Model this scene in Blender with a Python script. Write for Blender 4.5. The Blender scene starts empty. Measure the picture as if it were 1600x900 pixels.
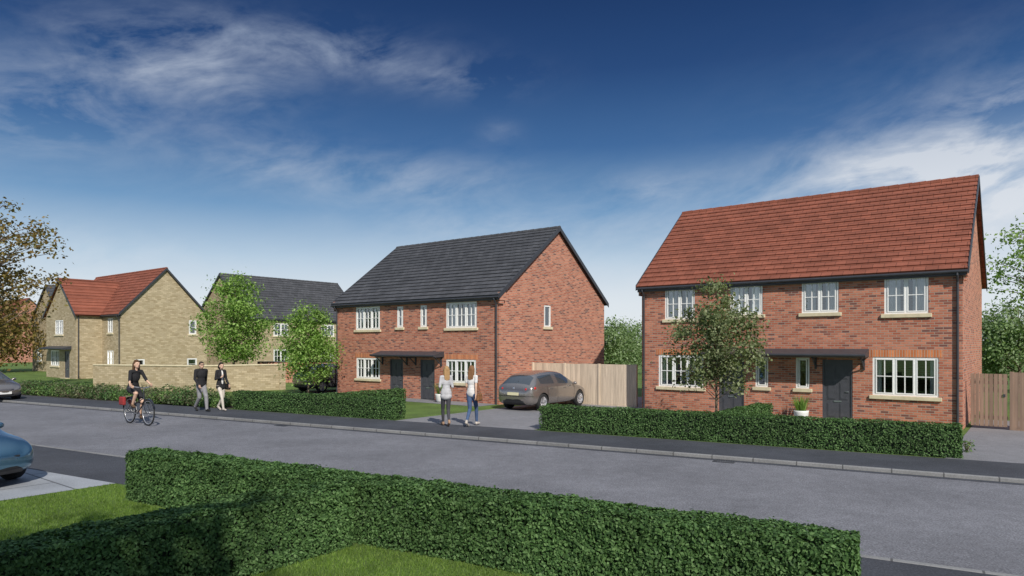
import bpy, bmesh, math, random
import numpy as np
from mathutils import Vector, Matrix
random.seed(7); rng=np.random.default_rng(11)
C=bpy.context.scene.collection
F=1067.0; CH=2.55; HY=538.0
R0=np.array([5.45,15.3]); RD=np.array([.874,-.486]); RN=np.array([.486,.874])
U=np.array([.791,-.612]); V=np.array([.612,.791])
ANG=math.atan2(-.612,.791); ANGV=math.atan2(.791,.612)
ZR=-.075
def RP(a,b): return R0+a*RD+b*RN
def gp(px,py=None,Y=None):
    if Y is None: Y=F*CH/(py-HY)
    return np.array([(px-800)*Y/F,Y])

# ---------------------------------------------------------------- materials
def nmat(name):
    m=bpy.data.materials.new(name); m.use_nodes=True
    nt=m.node_tree; b=nt.nodes['Principled BSDF']; return m,nt,b
def N(nt,t,**k):
    n=nt.nodes.new(t)
    for a,v in k.items(): setattr(n,a,v)
    return n
def L(nt,a,b): nt.links.new(a,b)
def math_(nt,op,a,b=None,clamp=False):
    n=N(nt,'ShaderNodeMath',operation=op,use_clamp=clamp)
    for i,x in enumerate((a,b)):
        if x is None: continue
        if isinstance(x,(int,float)): n.inputs[i].default_value=x
        else: L(nt,x,n.inputs[i])
    return n.outputs[0]
def mixc(nt,f,a,b,mode='MIX'):
    n=N(nt,'ShaderNodeMix',data_type='RGBA',blend_type=mode)
    for s,x in ((n.inputs[0],f),(n.inputs[6],a),(n.inputs[7],b)):
        if isinstance(x,(int,float)): s.default_value=x
        elif isinstance(x,(tuple,list)): s.default_value=(*x[:3],1)
        else: L(nt,x,s)
    return n.outputs[2]
def ramp(nt,f,stops):
    n=N(nt,'ShaderNodeValToRGB'); e=n.color_ramp.elements
    while len(e)<len(stops): e.new(.5)
    for i,(p,c) in enumerate(stops):
        e[i].position=p; e[i].color=(c[0],c[1],c[2],1) if not isinstance(c,(int,float)) else (c,c,c,1)
    L(nt,f,n.inputs[0]); return n.outputs[0]
def noise(nt,vec,scale,detail=3,rough=.5,dist=0):
    n=N(nt,'ShaderNodeTexNoise'); n.inputs['Scale'].default_value=scale; n.inputs['Detail'].default_value=detail
    n.inputs['Roughness'].default_value=rough; n.inputs['Distortion'].default_value=dist
    if vec is not None: L(nt,vec,n.inputs['Vector'])
    return n.outputs['Fac']
def objco(nt): return N(nt,'ShaderNodeTexCoord').outputs['Object']
def bump(nt,b,h,s=.3,d=.02):
    n=N(nt,'ShaderNodeBump'); n.inputs['Strength'].default_value=s; n.inputs['Distance'].default_value=d
    L(nt,h,n.inputs['Height']); L(nt,n.outputs[0],b.inputs['Normal'])
def plain(name,c,rough=.6,metal=0,var=.12,scale=6,coat=0,spec=.5):
    m,nt,b=nmat(name)
    f=noise(nt,objco(nt),scale,4)
    lo=tuple(x*(1-var) for x in c); hi=tuple(x*(1+var) for x in c)
    L(nt,ramp(nt,f,[(.3,lo),(.7,hi)]),b.inputs['Base Color'])
    b.inputs['Roughness'].default_value=rough; b.inputs['Metallic'].default_value=metal
    b.inputs['Coat Weight'].default_value=coat; b.inputs['Specular IOR Level'].default_value=spec
    return m
def brickmat(name,c1,c2,c3,mortar,bw=.225,rh=.075,ms=.010,offs=.5,bumpd=.01,con=1.0):
    m,nt,b=nmat(name); oc=objco(nt)
    s=N(nt,'ShaderNodeSeparateXYZ'); L(nt,oc,s.inputs[0])
    c=N(nt,'ShaderNodeCombineXYZ'); L(nt,math_(nt,'ADD',s.outputs[0],s.outputs[1]),c.inputs[0]); L(nt,s.outputs[2],c.inputs[1])
    t=N(nt,'ShaderNodeTexBrick'); L(nt,c.outputs[0],t.inputs['Vector'])
    t.offset=offs; t.inputs['Scale'].default_value=1; t.inputs['Mortar Size'].default_value=ms; t.inputs['Mortar Smooth'].default_value=.3
    t.inputs['Brick Width'].default_value=bw; t.inputs['Row Height'].default_value=rh; t.inputs['Bias'].default_value=0
    t.inputs['Color1'].default_value=(0,0,0,1); t.inputs['Color2'].default_value=(1,1,1,1); t.inputs['Mortar'].default_value=(.5,.5,.5,1)
    col=ramp(nt,t.outputs['Color'],[(.03,c3),(.22,c1),(.65,c2),(.95,tuple(min(1,x*1.2) for x in c2))])
    big=noise(nt,oc,.7,4,.6); fine=noise(nt,oc,14,3)
    col=mixc(nt,.4*con,col,ramp(nt,big,[(.3,.78),(.7,1.16)]),'MULTIPLY')
    col=mixc(nt,.3*con,col,ramp(nt,fine,[(.25,.6),(.75,1.3)]),'MULTIPLY')
    col=mixc(nt,t.outputs['Fac'],col,mortar)
    L(nt,col,b.inputs['Base Color']); b.inputs['Roughness'].default_value=.88; b.inputs['Specular IOR Level'].default_value=.25
    bump(nt,b,math_(nt,'SUBTRACT',math_(nt,'MULTIPLY',fine,.4),t.outputs['Fac']),.45,bumpd)
    return m
def tilemat(name,c1,c2):
    m,nt,b=nmat(name); oc=objco(nt)
    s=N(nt,'ShaderNodeSeparateXYZ'); L(nt,oc,s.inputs[0])
    c=N(nt,'ShaderNodeCombineXYZ'); L(nt,s.outputs[0],c.inputs[0]); L(nt,s.outputs[2],c.inputs[1])
    t=N(nt,'ShaderNodeTexBrick'); L(nt,c.outputs[0],t.inputs['Vector'])
    t.inputs['Scale'].default_value=1; t.inputs['Mortar Size'].default_value=.008; t.inputs['Brick Width'].default_value=.33; t.inputs['Row Height'].default_value=.19
    t.inputs['Color1'].default_value=(*c1,1); t.inputs['Color2'].default_value=(*c2,1); t.inputs['Mortar'].default_value=(*[x*.45 for x in c1],1)
    big=noise(nt,oc,1.3,5,.65)
    col=mixc(nt,.6,t.outputs['Color'],ramp(nt,big,[(.3,.65),(.7,1.25)]),'MULTIPLY')
    L(nt,col,b.inputs['Base Color']); b.inputs['Roughness'].default_value=.75; b.inputs['Specular IOR Level'].default_value=.3
    bump(nt,b,noise(nt,oc,25,3),.25,.01)
    return m
def leafmat(name,stops,trans=.25,rough=.55,spec=.3):
    m,nt,b=nmat(name)
    g=N(nt,'ShaderNodeNewGeometry').outputs['Random Per Island']
    k=len(stops); col=ramp(nt,g,[(i/(k-1),c) for i,c in enumerate(stops)])
    col=mixc(nt,.6,col,ramp(nt,noise(nt,objco(nt),1.1,3),[(.3,.65),(.7,1.3)]),'MULTIPLY')
    L(nt,col,b.inputs['Base Color']); b.inputs['Roughness'].default_value=rough; b.inputs['Specular IOR Level'].default_value=spec
    tr=N(nt,'ShaderNodeBsdfTranslucent'); L(nt,mixc(nt,1,col,(1.3,1.4,.6),'MULTIPLY'),tr.inputs['Color'])
    mx=N(nt,'ShaderNodeMixShader'); mx.inputs[0].default_value=trans
    L(nt,b.outputs[0],mx.inputs[1]); L(nt,tr.outputs[0],mx.inputs[2]); L(nt,mx.outputs[0],nt.nodes['Material Output'].inputs[0])
    return m
def asphalt(name,c,speck=.35,stain=.25):
    m,nt,b=nmat(name); oc=objco(nt)
    f=noise(nt,oc,38,4,.75); g=noise(nt,oc,.45,5,.6); h=noise(nt,oc,4.5,3,.6)
    col=mixc(nt,1,c,ramp(nt,f,[(.34,1-speck*1.5),(.5,1),(.68,1+speck*2.2)]),'MULTIPLY')
    col=mixc(nt,1,col,ramp(nt,g,[(.3,1-stain),(.7,1+stain)]),'MULTIPLY')
    col=mixc(nt,1,col,ramp(nt,h,[(.3,.9),(.7,1.1)]),'MULTIPLY')
    L(nt,col,b.inputs['Base Color']); b.inputs['Roughness'].default_value=.85; b.inputs['Specular IOR Level'].default_value=.3
    bump(nt,b,f,.6,.008)
    return m
def slabmat(name,c,bw,rh,rot=0,gap=.01):
    m,nt,b=nmat(name); oc=objco(nt)
    mp=N(nt,'ShaderNodeMapping'); mp.inputs['Rotation'].default_value=(0,0,rot); L(nt,oc,mp.inputs[0])
    t=N(nt,'ShaderNodeTexBrick'); L(nt,mp.outputs[0],t.inputs['Vector']); t.inputs['Scale'].default_value=1
    t.inputs['Brick Width'].default_value=bw; t.inputs['Row Height'].default_value=rh; t.inputs['Mortar Size'].default_value=gap
    t.inputs['Color1'].default_value=(*c,1); t.inputs['Color2'].default_value=(*[x*.85 for x in c],1); t.inputs['Mortar'].default_value=(*[x*.35 for x in c],1)
    f=noise(nt,oc,30,4,.7); g=noise(nt,oc,1,4)
    col=mixc(nt,1,t.outputs['Color'],ramp(nt,f,[(.3,.8),(.7,1.2)]),'MULTIPLY'); col=mixc(nt,1,col,ramp(nt,g,[(.3,.82),(.7,1.15)]),'MULTIPLY')
    L(nt,col,b.inputs['Base Color']); b.inputs['Roughness'].default_value=.85; bump(nt,b,f,.3,.005)
    return m
def glassmat(name,extra=.14,tcol=(.85,.9,.9)):
    m,nt,b=nmat(name)
    nt.nodes.remove(b)
    g=N(nt,'ShaderNodeBsdfGlossy'); g.inputs['Roughness'].default_value=.02; g.inputs['Color'].default_value=(.9,.95,1,1)
    t=N(nt,'ShaderNodeBsdfTransparent'); t.inputs['Color'].default_value=(*tcol,1)
    fr=N(nt,'ShaderNodeFresnel'); fr.inputs['IOR'].default_value=1.6
    bp=N(nt,'ShaderNodeBump'); bp.inputs['Strength'].default_value=.08; bp.inputs['Distance'].default_value=.02
    L(nt,noise(nt,objco(nt),2.2,2),bp.inputs['Height']); L(nt,bp.outputs[0],g.inputs['Normal'])
    mx=N(nt,'ShaderNodeMixShader'); L(nt,math_(nt,'ADD',math_(nt,'MULTIPLY',fr.outputs[0],1.1),extra,True),mx.inputs[0])
    L(nt,t.outputs[0],mx.inputs[1]); L(nt,g.outputs[0],mx.inputs[2]); L(nt,mx.outputs[0],nt.nodes['Material Output'].inputs[0])
    return m
def paint(name,c,seams=True):
    m,nt,b=nmat(name)
    if seams:
        s=N(nt,'ShaderNodeSeparateXYZ'); L(nt,objco(nt),s.inputs[0]); tot=None
        for x in (-.98,-.3,.82):
            d=math_(nt,'LESS_THAN',math_(nt,'ABSOLUTE',math_(nt,'SUBTRACT',math_(nt,'ADD',s.outputs[0],math_(nt,'MULTIPLY',s.outputs[2],.06 if x<.5 else -.1)),x)),.009)
            tot=d if tot is None else math_(nt,'MAXIMUM',tot,d)
        tot=math_(nt,'MULTIPLY',tot,math_(nt,'LESS_THAN',s.outputs[2],.93)); tot=math_(nt,'MULTIPLY',tot,math_(nt,'GREATER_THAN',math_(nt,'ABSOLUTE',s.outputs[1]),.7))
        tg=math_(nt,'MULTIPLY',math_(nt,'LESS_THAN',math_(nt,'ABSOLUTE',math_(nt,'SUBTRACT',s.outputs[2],.57)),.009),math_(nt,'LESS_THAN',s.outputs[0],-1.9))
        tot=math_(nt,'MAXIMUM',tot,tg); tot=math_(nt,'MAXIMUM',tot,math_(nt,'LESS_THAN',s.outputs[2],.255))
        L(nt,mixc(nt,tot,c,(.01,.01,.01)),b.inputs['Base Color'])
    else: b.inputs['Base Color'].default_value=(*c,1)
    b.inputs['Metallic'].default_value=.75; b.inputs['Roughness'].default_value=.26; b.inputs['Coat Weight'].default_value=1; b.inputs['Coat Roughness'].default_value=.02
    return m

M={}
M['brick']=brickmat('red_brick',(.42,.128,.075),(.51,.20,.125),(.20,.085,.07),(.38,.315,.26))
M['soldier']=brickmat('soldier_brick',(.55,.17,.06),(.62,.22,.09),(.42,.13,.05),(.45,.36,.3),bw=.075,rh=.5,offs=0)
M['stone']=brickmat('buff_stone',(.41,.335,.215),(.45,.375,.255),(.35,.28,.175),(.32,.26,.165),bw=.28,rh=.1,ms=.008,con=.45,bumpd=.005)
M['sill']=plain('sill_stone',(.66,.58,.40),.8)
M['tile_red']=tilemat('red_roof_tile',(.235,.078,.048),(.30,.10,.062))
M['tile_dark']=tilemat('slate_roof_tile',(.065,.067,.075),(.09,.092,.102))
M['white']=plain('white_frame',(.86,.86,.85),.35,var=.03)
M['dark']=plain('dark_trim',(.045,.048,.058),.45)
M['door']=plain('door_paint',(.07,.072,.085),.45)
M['glass']=glassmat('window_glass')
M['curtain']=plain('curtain_cloth',(.82,.81,.79),.9)
M['metal']=plain('brushed_metal',(.6,.6,.6),.3,1)
def woodmat(name,c):
    m,nt,b=nmat(name); oc=objco(nt)
    s=N(nt,'ShaderNodeSeparateXYZ'); L(nt,oc,s.inputs[0])
    fl=math_(nt,'FLOOR',math_(nt,'DIVIDE',s.outputs[0],.125))
    wn=N(nt,'ShaderNodeTexWhiteNoise',noise_dimensions='1D'); L(nt,fl,wn.inputs['W'])
    mp=N(nt,'ShaderNodeMapping'); mp.inputs['Scale'].default_value=(18,18,1.5); L(nt,oc,mp.inputs[0])
    col=mixc(nt,1,c,ramp(nt,wn.outputs['Value'],[(0,.82),(1,1.12)]),'MULTIPLY')
    col=mixc(nt,1,col,ramp(nt,noise(nt,mp.outputs[0],1,4),[(.3,.85),(.7,1.12)]),'MULTIPLY')
    L(nt,col,b.inputs['Base Color']); b.inputs['Roughness'].default_value=.8
    return m
M['wood']=woodmat('pale_fence_wood',(.68,.56,.43)); M['wood2']=woodmat('brown_fence_wood',(.30,.205,.15))
M['road']=asphalt('road_asphalt',(.178,.18,.198),.3,.16); M['pave']=asphalt('pavement_asphalt',(.062,.066,.078),.3)
M['drive']=asphalt('drive_asphalt',(.22,.22,.235),.22,.12)
M['kerb']=slabmat('kerb_concrete',(.25,.25,.25),.9,5,rot=math.atan2(.486,.874),gap=.014)
M['concrete']=slabmat('drive_concrete',(.34,.36,.39),2.4,2.4,rot=-ANG,gap=.02)
M['hedge']=leafmat('hedge_leaf',[(.035,.075,.025),(.06,.125,.038),(.095,.18,.058),(.15,.25,.095)],.2,.6,.2)
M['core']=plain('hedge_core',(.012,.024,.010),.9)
M['leaf_a']=leafmat('fresh_leaf',[(.11,.20,.04),(.18,.32,.065),(.27,.42,.10),(.37,.52,.17)],.35)
M['leaf_b']=leafmat('mixed_leaf',[(.09,.12,.05),(.15,.19,.085),(.21,.255,.125),(.30,.33,.19)],.3)
M['leaf_c']=leafmat('autumn_leaf',[(.12,.075,.022),(.21,.14,.04),(.17,.16,.045),(.30,.20,.07)],.3)
M['leaf_d']=leafmat('shrub_leaf',[(.05,.11,.03),(.09,.18,.045),(.15,.26,.07),(.24,.31,.12)],.25)
M['leaf_f']=leafmat('dull_shrub_leaf',[(.05,.08,.035),(.09,.13,.06),(.16,.17,.09),(.22,.22,.13)],.25)
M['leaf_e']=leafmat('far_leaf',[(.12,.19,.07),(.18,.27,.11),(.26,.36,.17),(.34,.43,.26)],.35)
M['bark']=plain('tree_bark',(.16,.125,.09),.9,var=.35,scale=20)
def grassmat():
    m,nt,b=nmat('lawn_grass'); oc=objco(nt)
    col=ramp(nt,noise(nt,oc,30,4,.7),[(.3,(.06,.105,.018)),(.7,(.155,.25,.045))])
    col=mixc(nt,1,col,ramp(nt,noise(nt,oc,.8,4),[(.3,.7),(.7,1.25)]),'MULTIPLY')
    L(nt,col,b.inputs['Base Color']); b.inputs['Roughness'].default_value=.9; bump(nt,b,noise(nt,oc,60,3),.8,.03); return m
M['lawn']=grassmat()
M['blade']=leafmat('grass_blade',[(.085,.15,.02),(.135,.23,.034),(.19,.31,.055),(.26,.35,.09)],.35,.6)

# ---------------------------------------------------------------- mesh helpers
class MB:
    def __init__(s): s.v=[]; s.f=[]; s.mi=[]
    def add(s,vs,fs,mi=0):
        o=len(s.v); s.v+= [tuple(map(float,p)) for p in vs]; s.f+=[tuple(i+o for i in f) for f in fs]; s.mi+=[mi]*len(fs); return s
    def box(s,x0,x1,y0,y1,z0,z1,T=None,mi=0):
        vs=[(x,y,z) for z in (z0,z1) for y in (y0,y1) for x in (x0,x1)]
        if T: vs=[T(*p) for p in vs]
        return s.add(vs,[(0,2,3,1),(4,5,7,6),(0,1,5,4),(2,6,7,3),(0,4,6,2),(1,3,7,5)],mi)
    def tube(s,p0,p1,r0,r1=None,n=8,mi=0):
        r1=r0 if r1 is None else r1
        p0=Vector(p0);p1=Vector(p1);d=(p1-p0)
        if d.length<1e-6: return s
        d.normalize(); a=d.orthogonal().normalized(); b=d.cross(a)
        vs=[]
        for p,r in ((p0,r0),(p1,r1)):
            for i in range(n):
                t=2*math.pi*i/n; vs.append(p+a*(r*math.cos(t))+b*(r*math.sin(t)))
        fs=[(i,(i+1)%n,n+(i+1)%n,n+i) for i in range(n)]+[tuple(range(n))[::-1],tuple(range(n,2*n))]
        return s.add(vs,fs,mi)
    def path(s,pts,r,n=8):
        rr=r if isinstance(r,(list,tuple)) else [r]*len(pts)
        for i in range(len(pts)-1): s.tube(pts[i],pts[i+1],rr[i],rr[i+1],n)
        return s
    def cap(s,p0,p1,r0,r1=None,n=10):
        r1=r0 if r1 is None else r1
        p0=Vector(p0);p1=Vector(p1);d=p1-p0; ln=d.length
        if ln<1e-6: d=Vector((0,0,1))
        d=d.normalized(); a=d.orthogonal().normalized(); b=d.cross(a); rings=[]
        for k in (-75,-45,-15): rings.append((p0+d*(r0*math.sin(math.radians(k))),r0*math.cos(math.radians(k))))
        for k in (15,45,75): rings.append((p1+d*(r1*math.sin(math.radians(k))),r1*math.cos(math.radians(k))))
        vs=[]
        for c,r in rings:
            for i in range(n):
                t=2*math.pi*i/n; vs.append(c+a*(r*math.cos(t))+b*(r*math.sin(t)))
        fs=[]
        for k in range(5):
            for i in range(n): fs.append((k*n+i,k*n+(i+1)%n,(k+1)*n+(i+1)%n,(k+1)*n+i))
        fs+=[tuple(range(n))[::-1],tuple(range(5*n,6*n))]
        return s.add(vs,fs)
    def ell(s,c,r,n=14,m=9):
        vs=[];fs=[]
        for j in range(m):
            ph=math.pi*(j+.5)/m-math.pi/2
            for i in range(n):
                t=2*math.pi*i/n; vs.append((c[0]+r[0]*math.cos(ph)*math.cos(t),c[1]+r[1]*math.cos(ph)*math.sin(t),c[2]+r[2]*math.sin(ph)))
        for j in range(m-1):
            for i in range(n): fs.append((j*n+i,j*n+(i+1)%n,(j+1)*n+(i+1)%n,(j+1)*n+i))
        fs+=[tuple(range(n))[::-1],tuple(range((m-1)*n,m*n))]
        return s.add(vs,fs)
    def lathe(s,prof,n=24,c=(0,0,0),ax='z'):
        vs=[]
        for r,z in prof:
            for i in range(n):
                t=2*math.pi*i/n
                p=(r*math.cos(t),r*math.sin(t),z) if ax=='z' else (r*math.cos(t),z,r*math.sin(t))
                vs.append((p[0]+c[0],p[1]+c[1],p[2]+c[2]))
        k=len(prof); fs=[]
        for j in range(k-1):
            for i in range(n): fs.append((j*n+i,j*n+(i+1)%n,(j+1)*n+(i+1)%n,(j+1)*n+i))
        fs+=[tuple(range(n))[::-1],tuple(range((k-1)*n,k*n))]
        return s.add(vs,fs)
    def mesh(s,name,recalc=True):
        me=bpy.data.meshes.new(name); me.from_pydata(s.v,[],s.f); me.update()
        if any(s.mi): me.polygons.foreach_set('material_index',s.mi)
        if recalc:
            bm=bmesh.new(); bm.from_mesh(me); bmesh.ops.recalc_face_normals(bm,faces=bm.faces); bm.to_mesh(me); bm.free()
        return me
    def build(s,name,mat,parent=None,smooth=False,recalc=True,bevel=0):
        me=s.mesh(name,recalc)
        for m in (mat if isinstance(mat,list) else [mat]): me.materials.append(m)
        o=bpy.data.objects.new(name,me); C.objects.link(o)
        if parent: o.parent=parent
        if smooth: me.polygons.foreach_set('use_smooth',[True]*len(me.polygons))
        if bevel:
            b=o.modifiers.new('b','BEVEL'); b.width=bevel; b.segments=2; b.limit_method='ANGLE'
        return o
def tag(o,label=None,cat=None,group=None,kind=None):
    if label: o['label']=label
    if cat: o['category']=cat
    if group: o['group']=group
    if kind: o['kind']=kind
    return o
def empty(name,loc,rz=0,sc=1):
    o=bpy.data.objects.new(name,None); C.objects.link(o); o.location=(loc[0],loc[1],loc[2] if len(loc)>2 else 0)
    o.rotation_euler=(0,0,rz); o.scale=(sc,sc,sc); o.empty_display_size=.3; return o
def blob(name,mb,vox,mat,parent,it=5):
    me=mb.mesh(name); t=bpy.data.objects.new('tmp',me); C.objects.link(t)
    r=t.modifiers.new('r','REMESH'); r.mode='VOXEL'; r.voxel_size=vox
    if it:
        q=t.modifiers.new('s','SMOOTH'); q.iterations=it; q.factor=.5
    bpy.context.view_layer.update(); dg=bpy.context.evaluated_depsgraph_get()
    m2=bpy.data.meshes.new_from_object(t.evaluated_get(dg)); bpy.data.objects.remove(t)
    m2.name=name; m2.materials.clear(); m2.materials.append(mat); m2.polygons.foreach_set('use_smooth',[True]*len(m2.polygons))
    o=bpy.data.objects.new(name,m2); C.objects.link(o); o.parent=parent; return o
def quads(name,Vt,mat,parent=None,nv=4):
    n=len(Vt)//nv; me=bpy.data.meshes.new(name)
    me.vertices.add(len(Vt)); me.vertices.foreach_set('co',np.asarray(Vt,dtype=np.float32).ravel())
    me.loops.add(n*nv); me.loops.foreach_set('vertex_index',np.arange(n*nv,dtype=np.int32))
    me.polygons.add(n); me.polygons.foreach_set('loop_start',np.arange(0,n*nv,nv,dtype=np.int32)); me.polygons.foreach_set('loop_total',np.full(n,nv,dtype=np.int32))
    me.materials.append(mat); me.update(calc_edges=True); me.validate()
    o=bpy.data.objects.new(name,me); C.objects.link(o)
    if parent: o.parent=parent
    return o
def unit(a): return a/np.maximum(np.linalg.norm(a,axis=1,keepdims=True),1e-9)
def leaves(Cn,Nn,size,aspect=.55):
    n=len(Cn); t=unit(np.cross(Nn,rng.normal(size=(n,3)))); b=unit(np.cross(Nn,t)); s=size.reshape(-1,1)
    fold=Nn*s*.12
    P=np.stack([Cn-t*s*.5,Cn+b*s*aspect*.5+fold,Cn+t*s*.5,Cn-b*s*aspect*.5+fold],axis=1)
    return P.reshape(-1,3)
def sheet(name,pts,z,mat,kind='structure'):
    o=MB().add([(p[0],p[1],z) for p in pts],[tuple(range(len(pts)))]).build(name,mat,recalc=False)
    if o.data.polygons[0].normal.z<0: o.data.flip_normals()
    o['kind']=kind; return o

# ---------------------------------------------------------------- ground
BN=-6.72
def groundmesh():
    rows=[(-900,-.008),(BN-.12,-.008),(BN-.12,ZR-.01),(.02,ZR-.01),(.02,-.008),(1500,-.008)]
    vs=[];fs=[]
    for b,z in rows:
        for a in (-1500,1500):
            p=RP(a,b); vs.append((p[0],p[1],z))
    for i in range(len(rows)-1): fs.append((2*i,2*i+1,2*i+3,2*i+2))
    o=MB().add(vs,fs).build('ground',M['lawn'],recalc=False)
    o['kind']='structure'
groundmesh()
sheet('road',[RP(-300,BN),RP(200,BN),RP(200,0),RP(-300,0)],ZR,M['road'])
def kerb(name,b0,b1):
    mb=MB().box(-80,60,b0,b1,ZR-.005,.005,T=lambda a,b,z:(*RP(a,b),z))
    o=mb.build(name,M['kerb'],bevel=.012); o['kind']='structure'
kerb('kerb',-.11,.0); kerb('kerb',BN-.11,BN)
sheet('gutter_channel',[RP(-80,-.3),RP(60,-.3),RP(60,-.11),RP(-80,-.11)],ZR+.004,M['pave'])
sheet('pavement',[RP(-80,.002),RP(60,.002),RP(60,2.05),RP(-80,2.05)],0,M['pave'])
sheet('pavement',[RP(-80,-8.6),RP(60,-8.6),RP(60,BN-.112),RP(-80,BN-.112)],0,M['pave'])
A=RP(-6.65,2.055); B0=RP(-11.85,2.055)
sheet('driveway',[B0,A,A+V*14,B0+V*14],.0,M['drive'])
def onb(P,d,b):
    t=(b-np.dot(P-R0,RN))/np.dot(d,RN); return P+d*t
E=onb(np.array([-7.25,12.55]),V,-8.605)
sheet('driveway',[E,E-V*9,E-V*9-RD*7,E-RD*7],0,M['concrete'])
D0=onb(np.array([10.1,15.8]),V,2.055)
sheet('driveway',[D0,D0+RD*9,D0+RD*9+V*10,D0+V*10],0,M['drive'])
sheet('driveway',[RP(-26.3,2.055),RP(-22.3,2.055),RP(-22.3,2.055)+V*12,RP(-26.3,2.055)+V*12],0,M['pave'])
P1=np.array([5.08,26.7]); P2=np.array([-9.16,35.6])
def path_to(P,s0,s1):
    a=P+U*s0; b=P+U*s1
    return [a-V*.01,b-V*.01,b-V*1.3,a-V*1.3]
sheet('path',path_to(P1,2.6,8.0),.0,M['drive']); sheet('path',path_to(P2,3.6,10.8),.0,M['drive'])
sheet('path',[gp(0,Y=46)+(-8,0),gp(0,Y=46),gp(95,Y=42),gp(60,Y=39),gp(0,Y=40)+(-9,0)],0,M['pave'])
def drain(a,b,label):
    P=RP(a,b); root=empty('drain_cover',(P[0],P[1],ZR),math.atan2(-.486,.874))
    MB().box(-.23,-.19,-.18,.18,-.001,.012).box(.19,.23,-.18,.18,-.001,.012).box(-.19,.19,-.18,-.14,-.001,.012).box(-.19,.19,.14,.18,-.001,.012).build('frame',M['dark'],root)
    mb=MB()
    for i in range(7): mb.box(-.17+i*.053,-.15+i*.053,-.14,.14,-.001,.01)
    mb.build('grate',M['dark'],root); tag(root,label,'drain')
drain(-14.5,-.34,'iron drain grate at the far kerb nearest the walking couple')
drain(-.6,-.34,'iron drain grate at the far kerb in front of the right hedge')

# ---------------------------------------------------------------- houses
def wall_holes(mb,a0,a1,h,holes,T,dep=.1):
    xs=sorted({a0,a1,*[v for q in holes for v in q[:2]]}); zs=sorted({0,h,*[v for q in holes for v in q[2:]]})
    for i in range(len(xs)-1):
        for j in range(len(zs)-1):
            cx=(xs[i]+xs[i+1])/2; cz=(zs[j]+zs[j+1])/2
            if any(q[0]<cx<q[1] and q[2]<cz<q[3] for q in holes): continue
            mb.add([T(xs[i],0,zs[j]),T(xs[i+1],0,zs[j]),T(xs[i+1],0,zs[j+1]),T(xs[i],0,zs[j+1])],[(0,1,2,3)])
    for x0,x1,z0,z1 in holes:
        for p,q in (((x0,z0),(x1,z0)),((x1,z0),(x1,z1)),((x1,z1),(x0,z1)),((x0,z1),(x0,z0))):
            mb.add([T(p[0],0,p[1]),T(q[0],0,q[1]),T(q[0],-dep,q[1]),T(p[0],-dep,p[1])],[(0,1,2,3)])
def window(parent,T,x0,x1,z0,z1,cols=2,bars=(1,1),head=None,sill=True,curt=.28,e=.055):
    mb=MB(); d0,d1=-.075,-.015
    mb.box(x0,x1,d0,d1,z0,z0+e,T); mb.box(x0,x1,d0,d1,z1-e,z1,T); mb.box(x0,x0+e,d0,d1,z0+e,z1-e,T); mb.box(x1-e,x1,d0,d1,z0+e,z1-e,T)
    cw=(x1-x0-2*e)/cols
    for c in range(cols):
        a=x0+e+c*cw; b=a+cw
        if c>0: mb.box(a-.03,a+.03,d0+.002,d1+.002,z0+e,z1-e,T)
        ia,ib=a+.028,b-.028
        if cw>.3:
            mb.box(ia,ib,d0+.004,d1+.012,z0+e,z0+e+.035,T); mb.box(ia,ib,d0+.004,d1+.012,z1-e-.035,z1-e,T)
            mb.box(ia,ia+.032,d0+.004,d1+.012,z0+e+.035,z1-e-.035,T); mb.box(ib-.032,ib,d0+.004,d1+.012,z0+e+.035,z1-e-.035,T)
        for k in range(bars[0]):
            x=ia+(ib-ia)*(k+1)/(bars[0]+1); mb.box(x-.013,x+.013,d0+.015,d1+.001,z0+e,z1-e,T)
        for k in range(bars[1]):
            z=z0+(z1-z0)*(k+1)/(bars[1]+1); mb.box(ia,ib,d0+.016,d1-.001,z-.013,z+.013,T)
    w=mb.build('window',M['white'],parent)
    MB().add([T(x0+.01,-.05,z0+.01),T(x1-.01,-.05,z0+.01),T(x1-.01,-.05,z1-.01),T(x0+.01,-.05,z1-.01)],[(0,1,2,3)]).build('pane',M['glass'],w)
    if curt:
        for sgn in (0,1):
            vs=[];fs=[]; wd=(x1-x0)*curt; n=14
            for i in range(n+1):
                t=i/n; a=(x0+t*wd) if sgn==0 else (x1-t*wd); d=-.14-.025*math.sin(t*n*1.3)
                vs+=[T(a,d,z0-.05),T(a,d,z1+.05)]
            for i in range(n): fs.append((2*i,2*i+2,2*i+3,2*i+1))
            MB().add(vs,fs).build('curtain',M['curtain'],w)
    if sill: MB().box(x0-.09,x1+.09,-.012,.07,z0-.12,z0-.002,T).build('sill',M['sill'],w,bevel=.01)
    if head=='soldier': MB().box(x0-.11,x1+.11,-.01,.006,z1+.001,z1+.225,T).build('lintel',M['soldier'],w)
    return w
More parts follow.
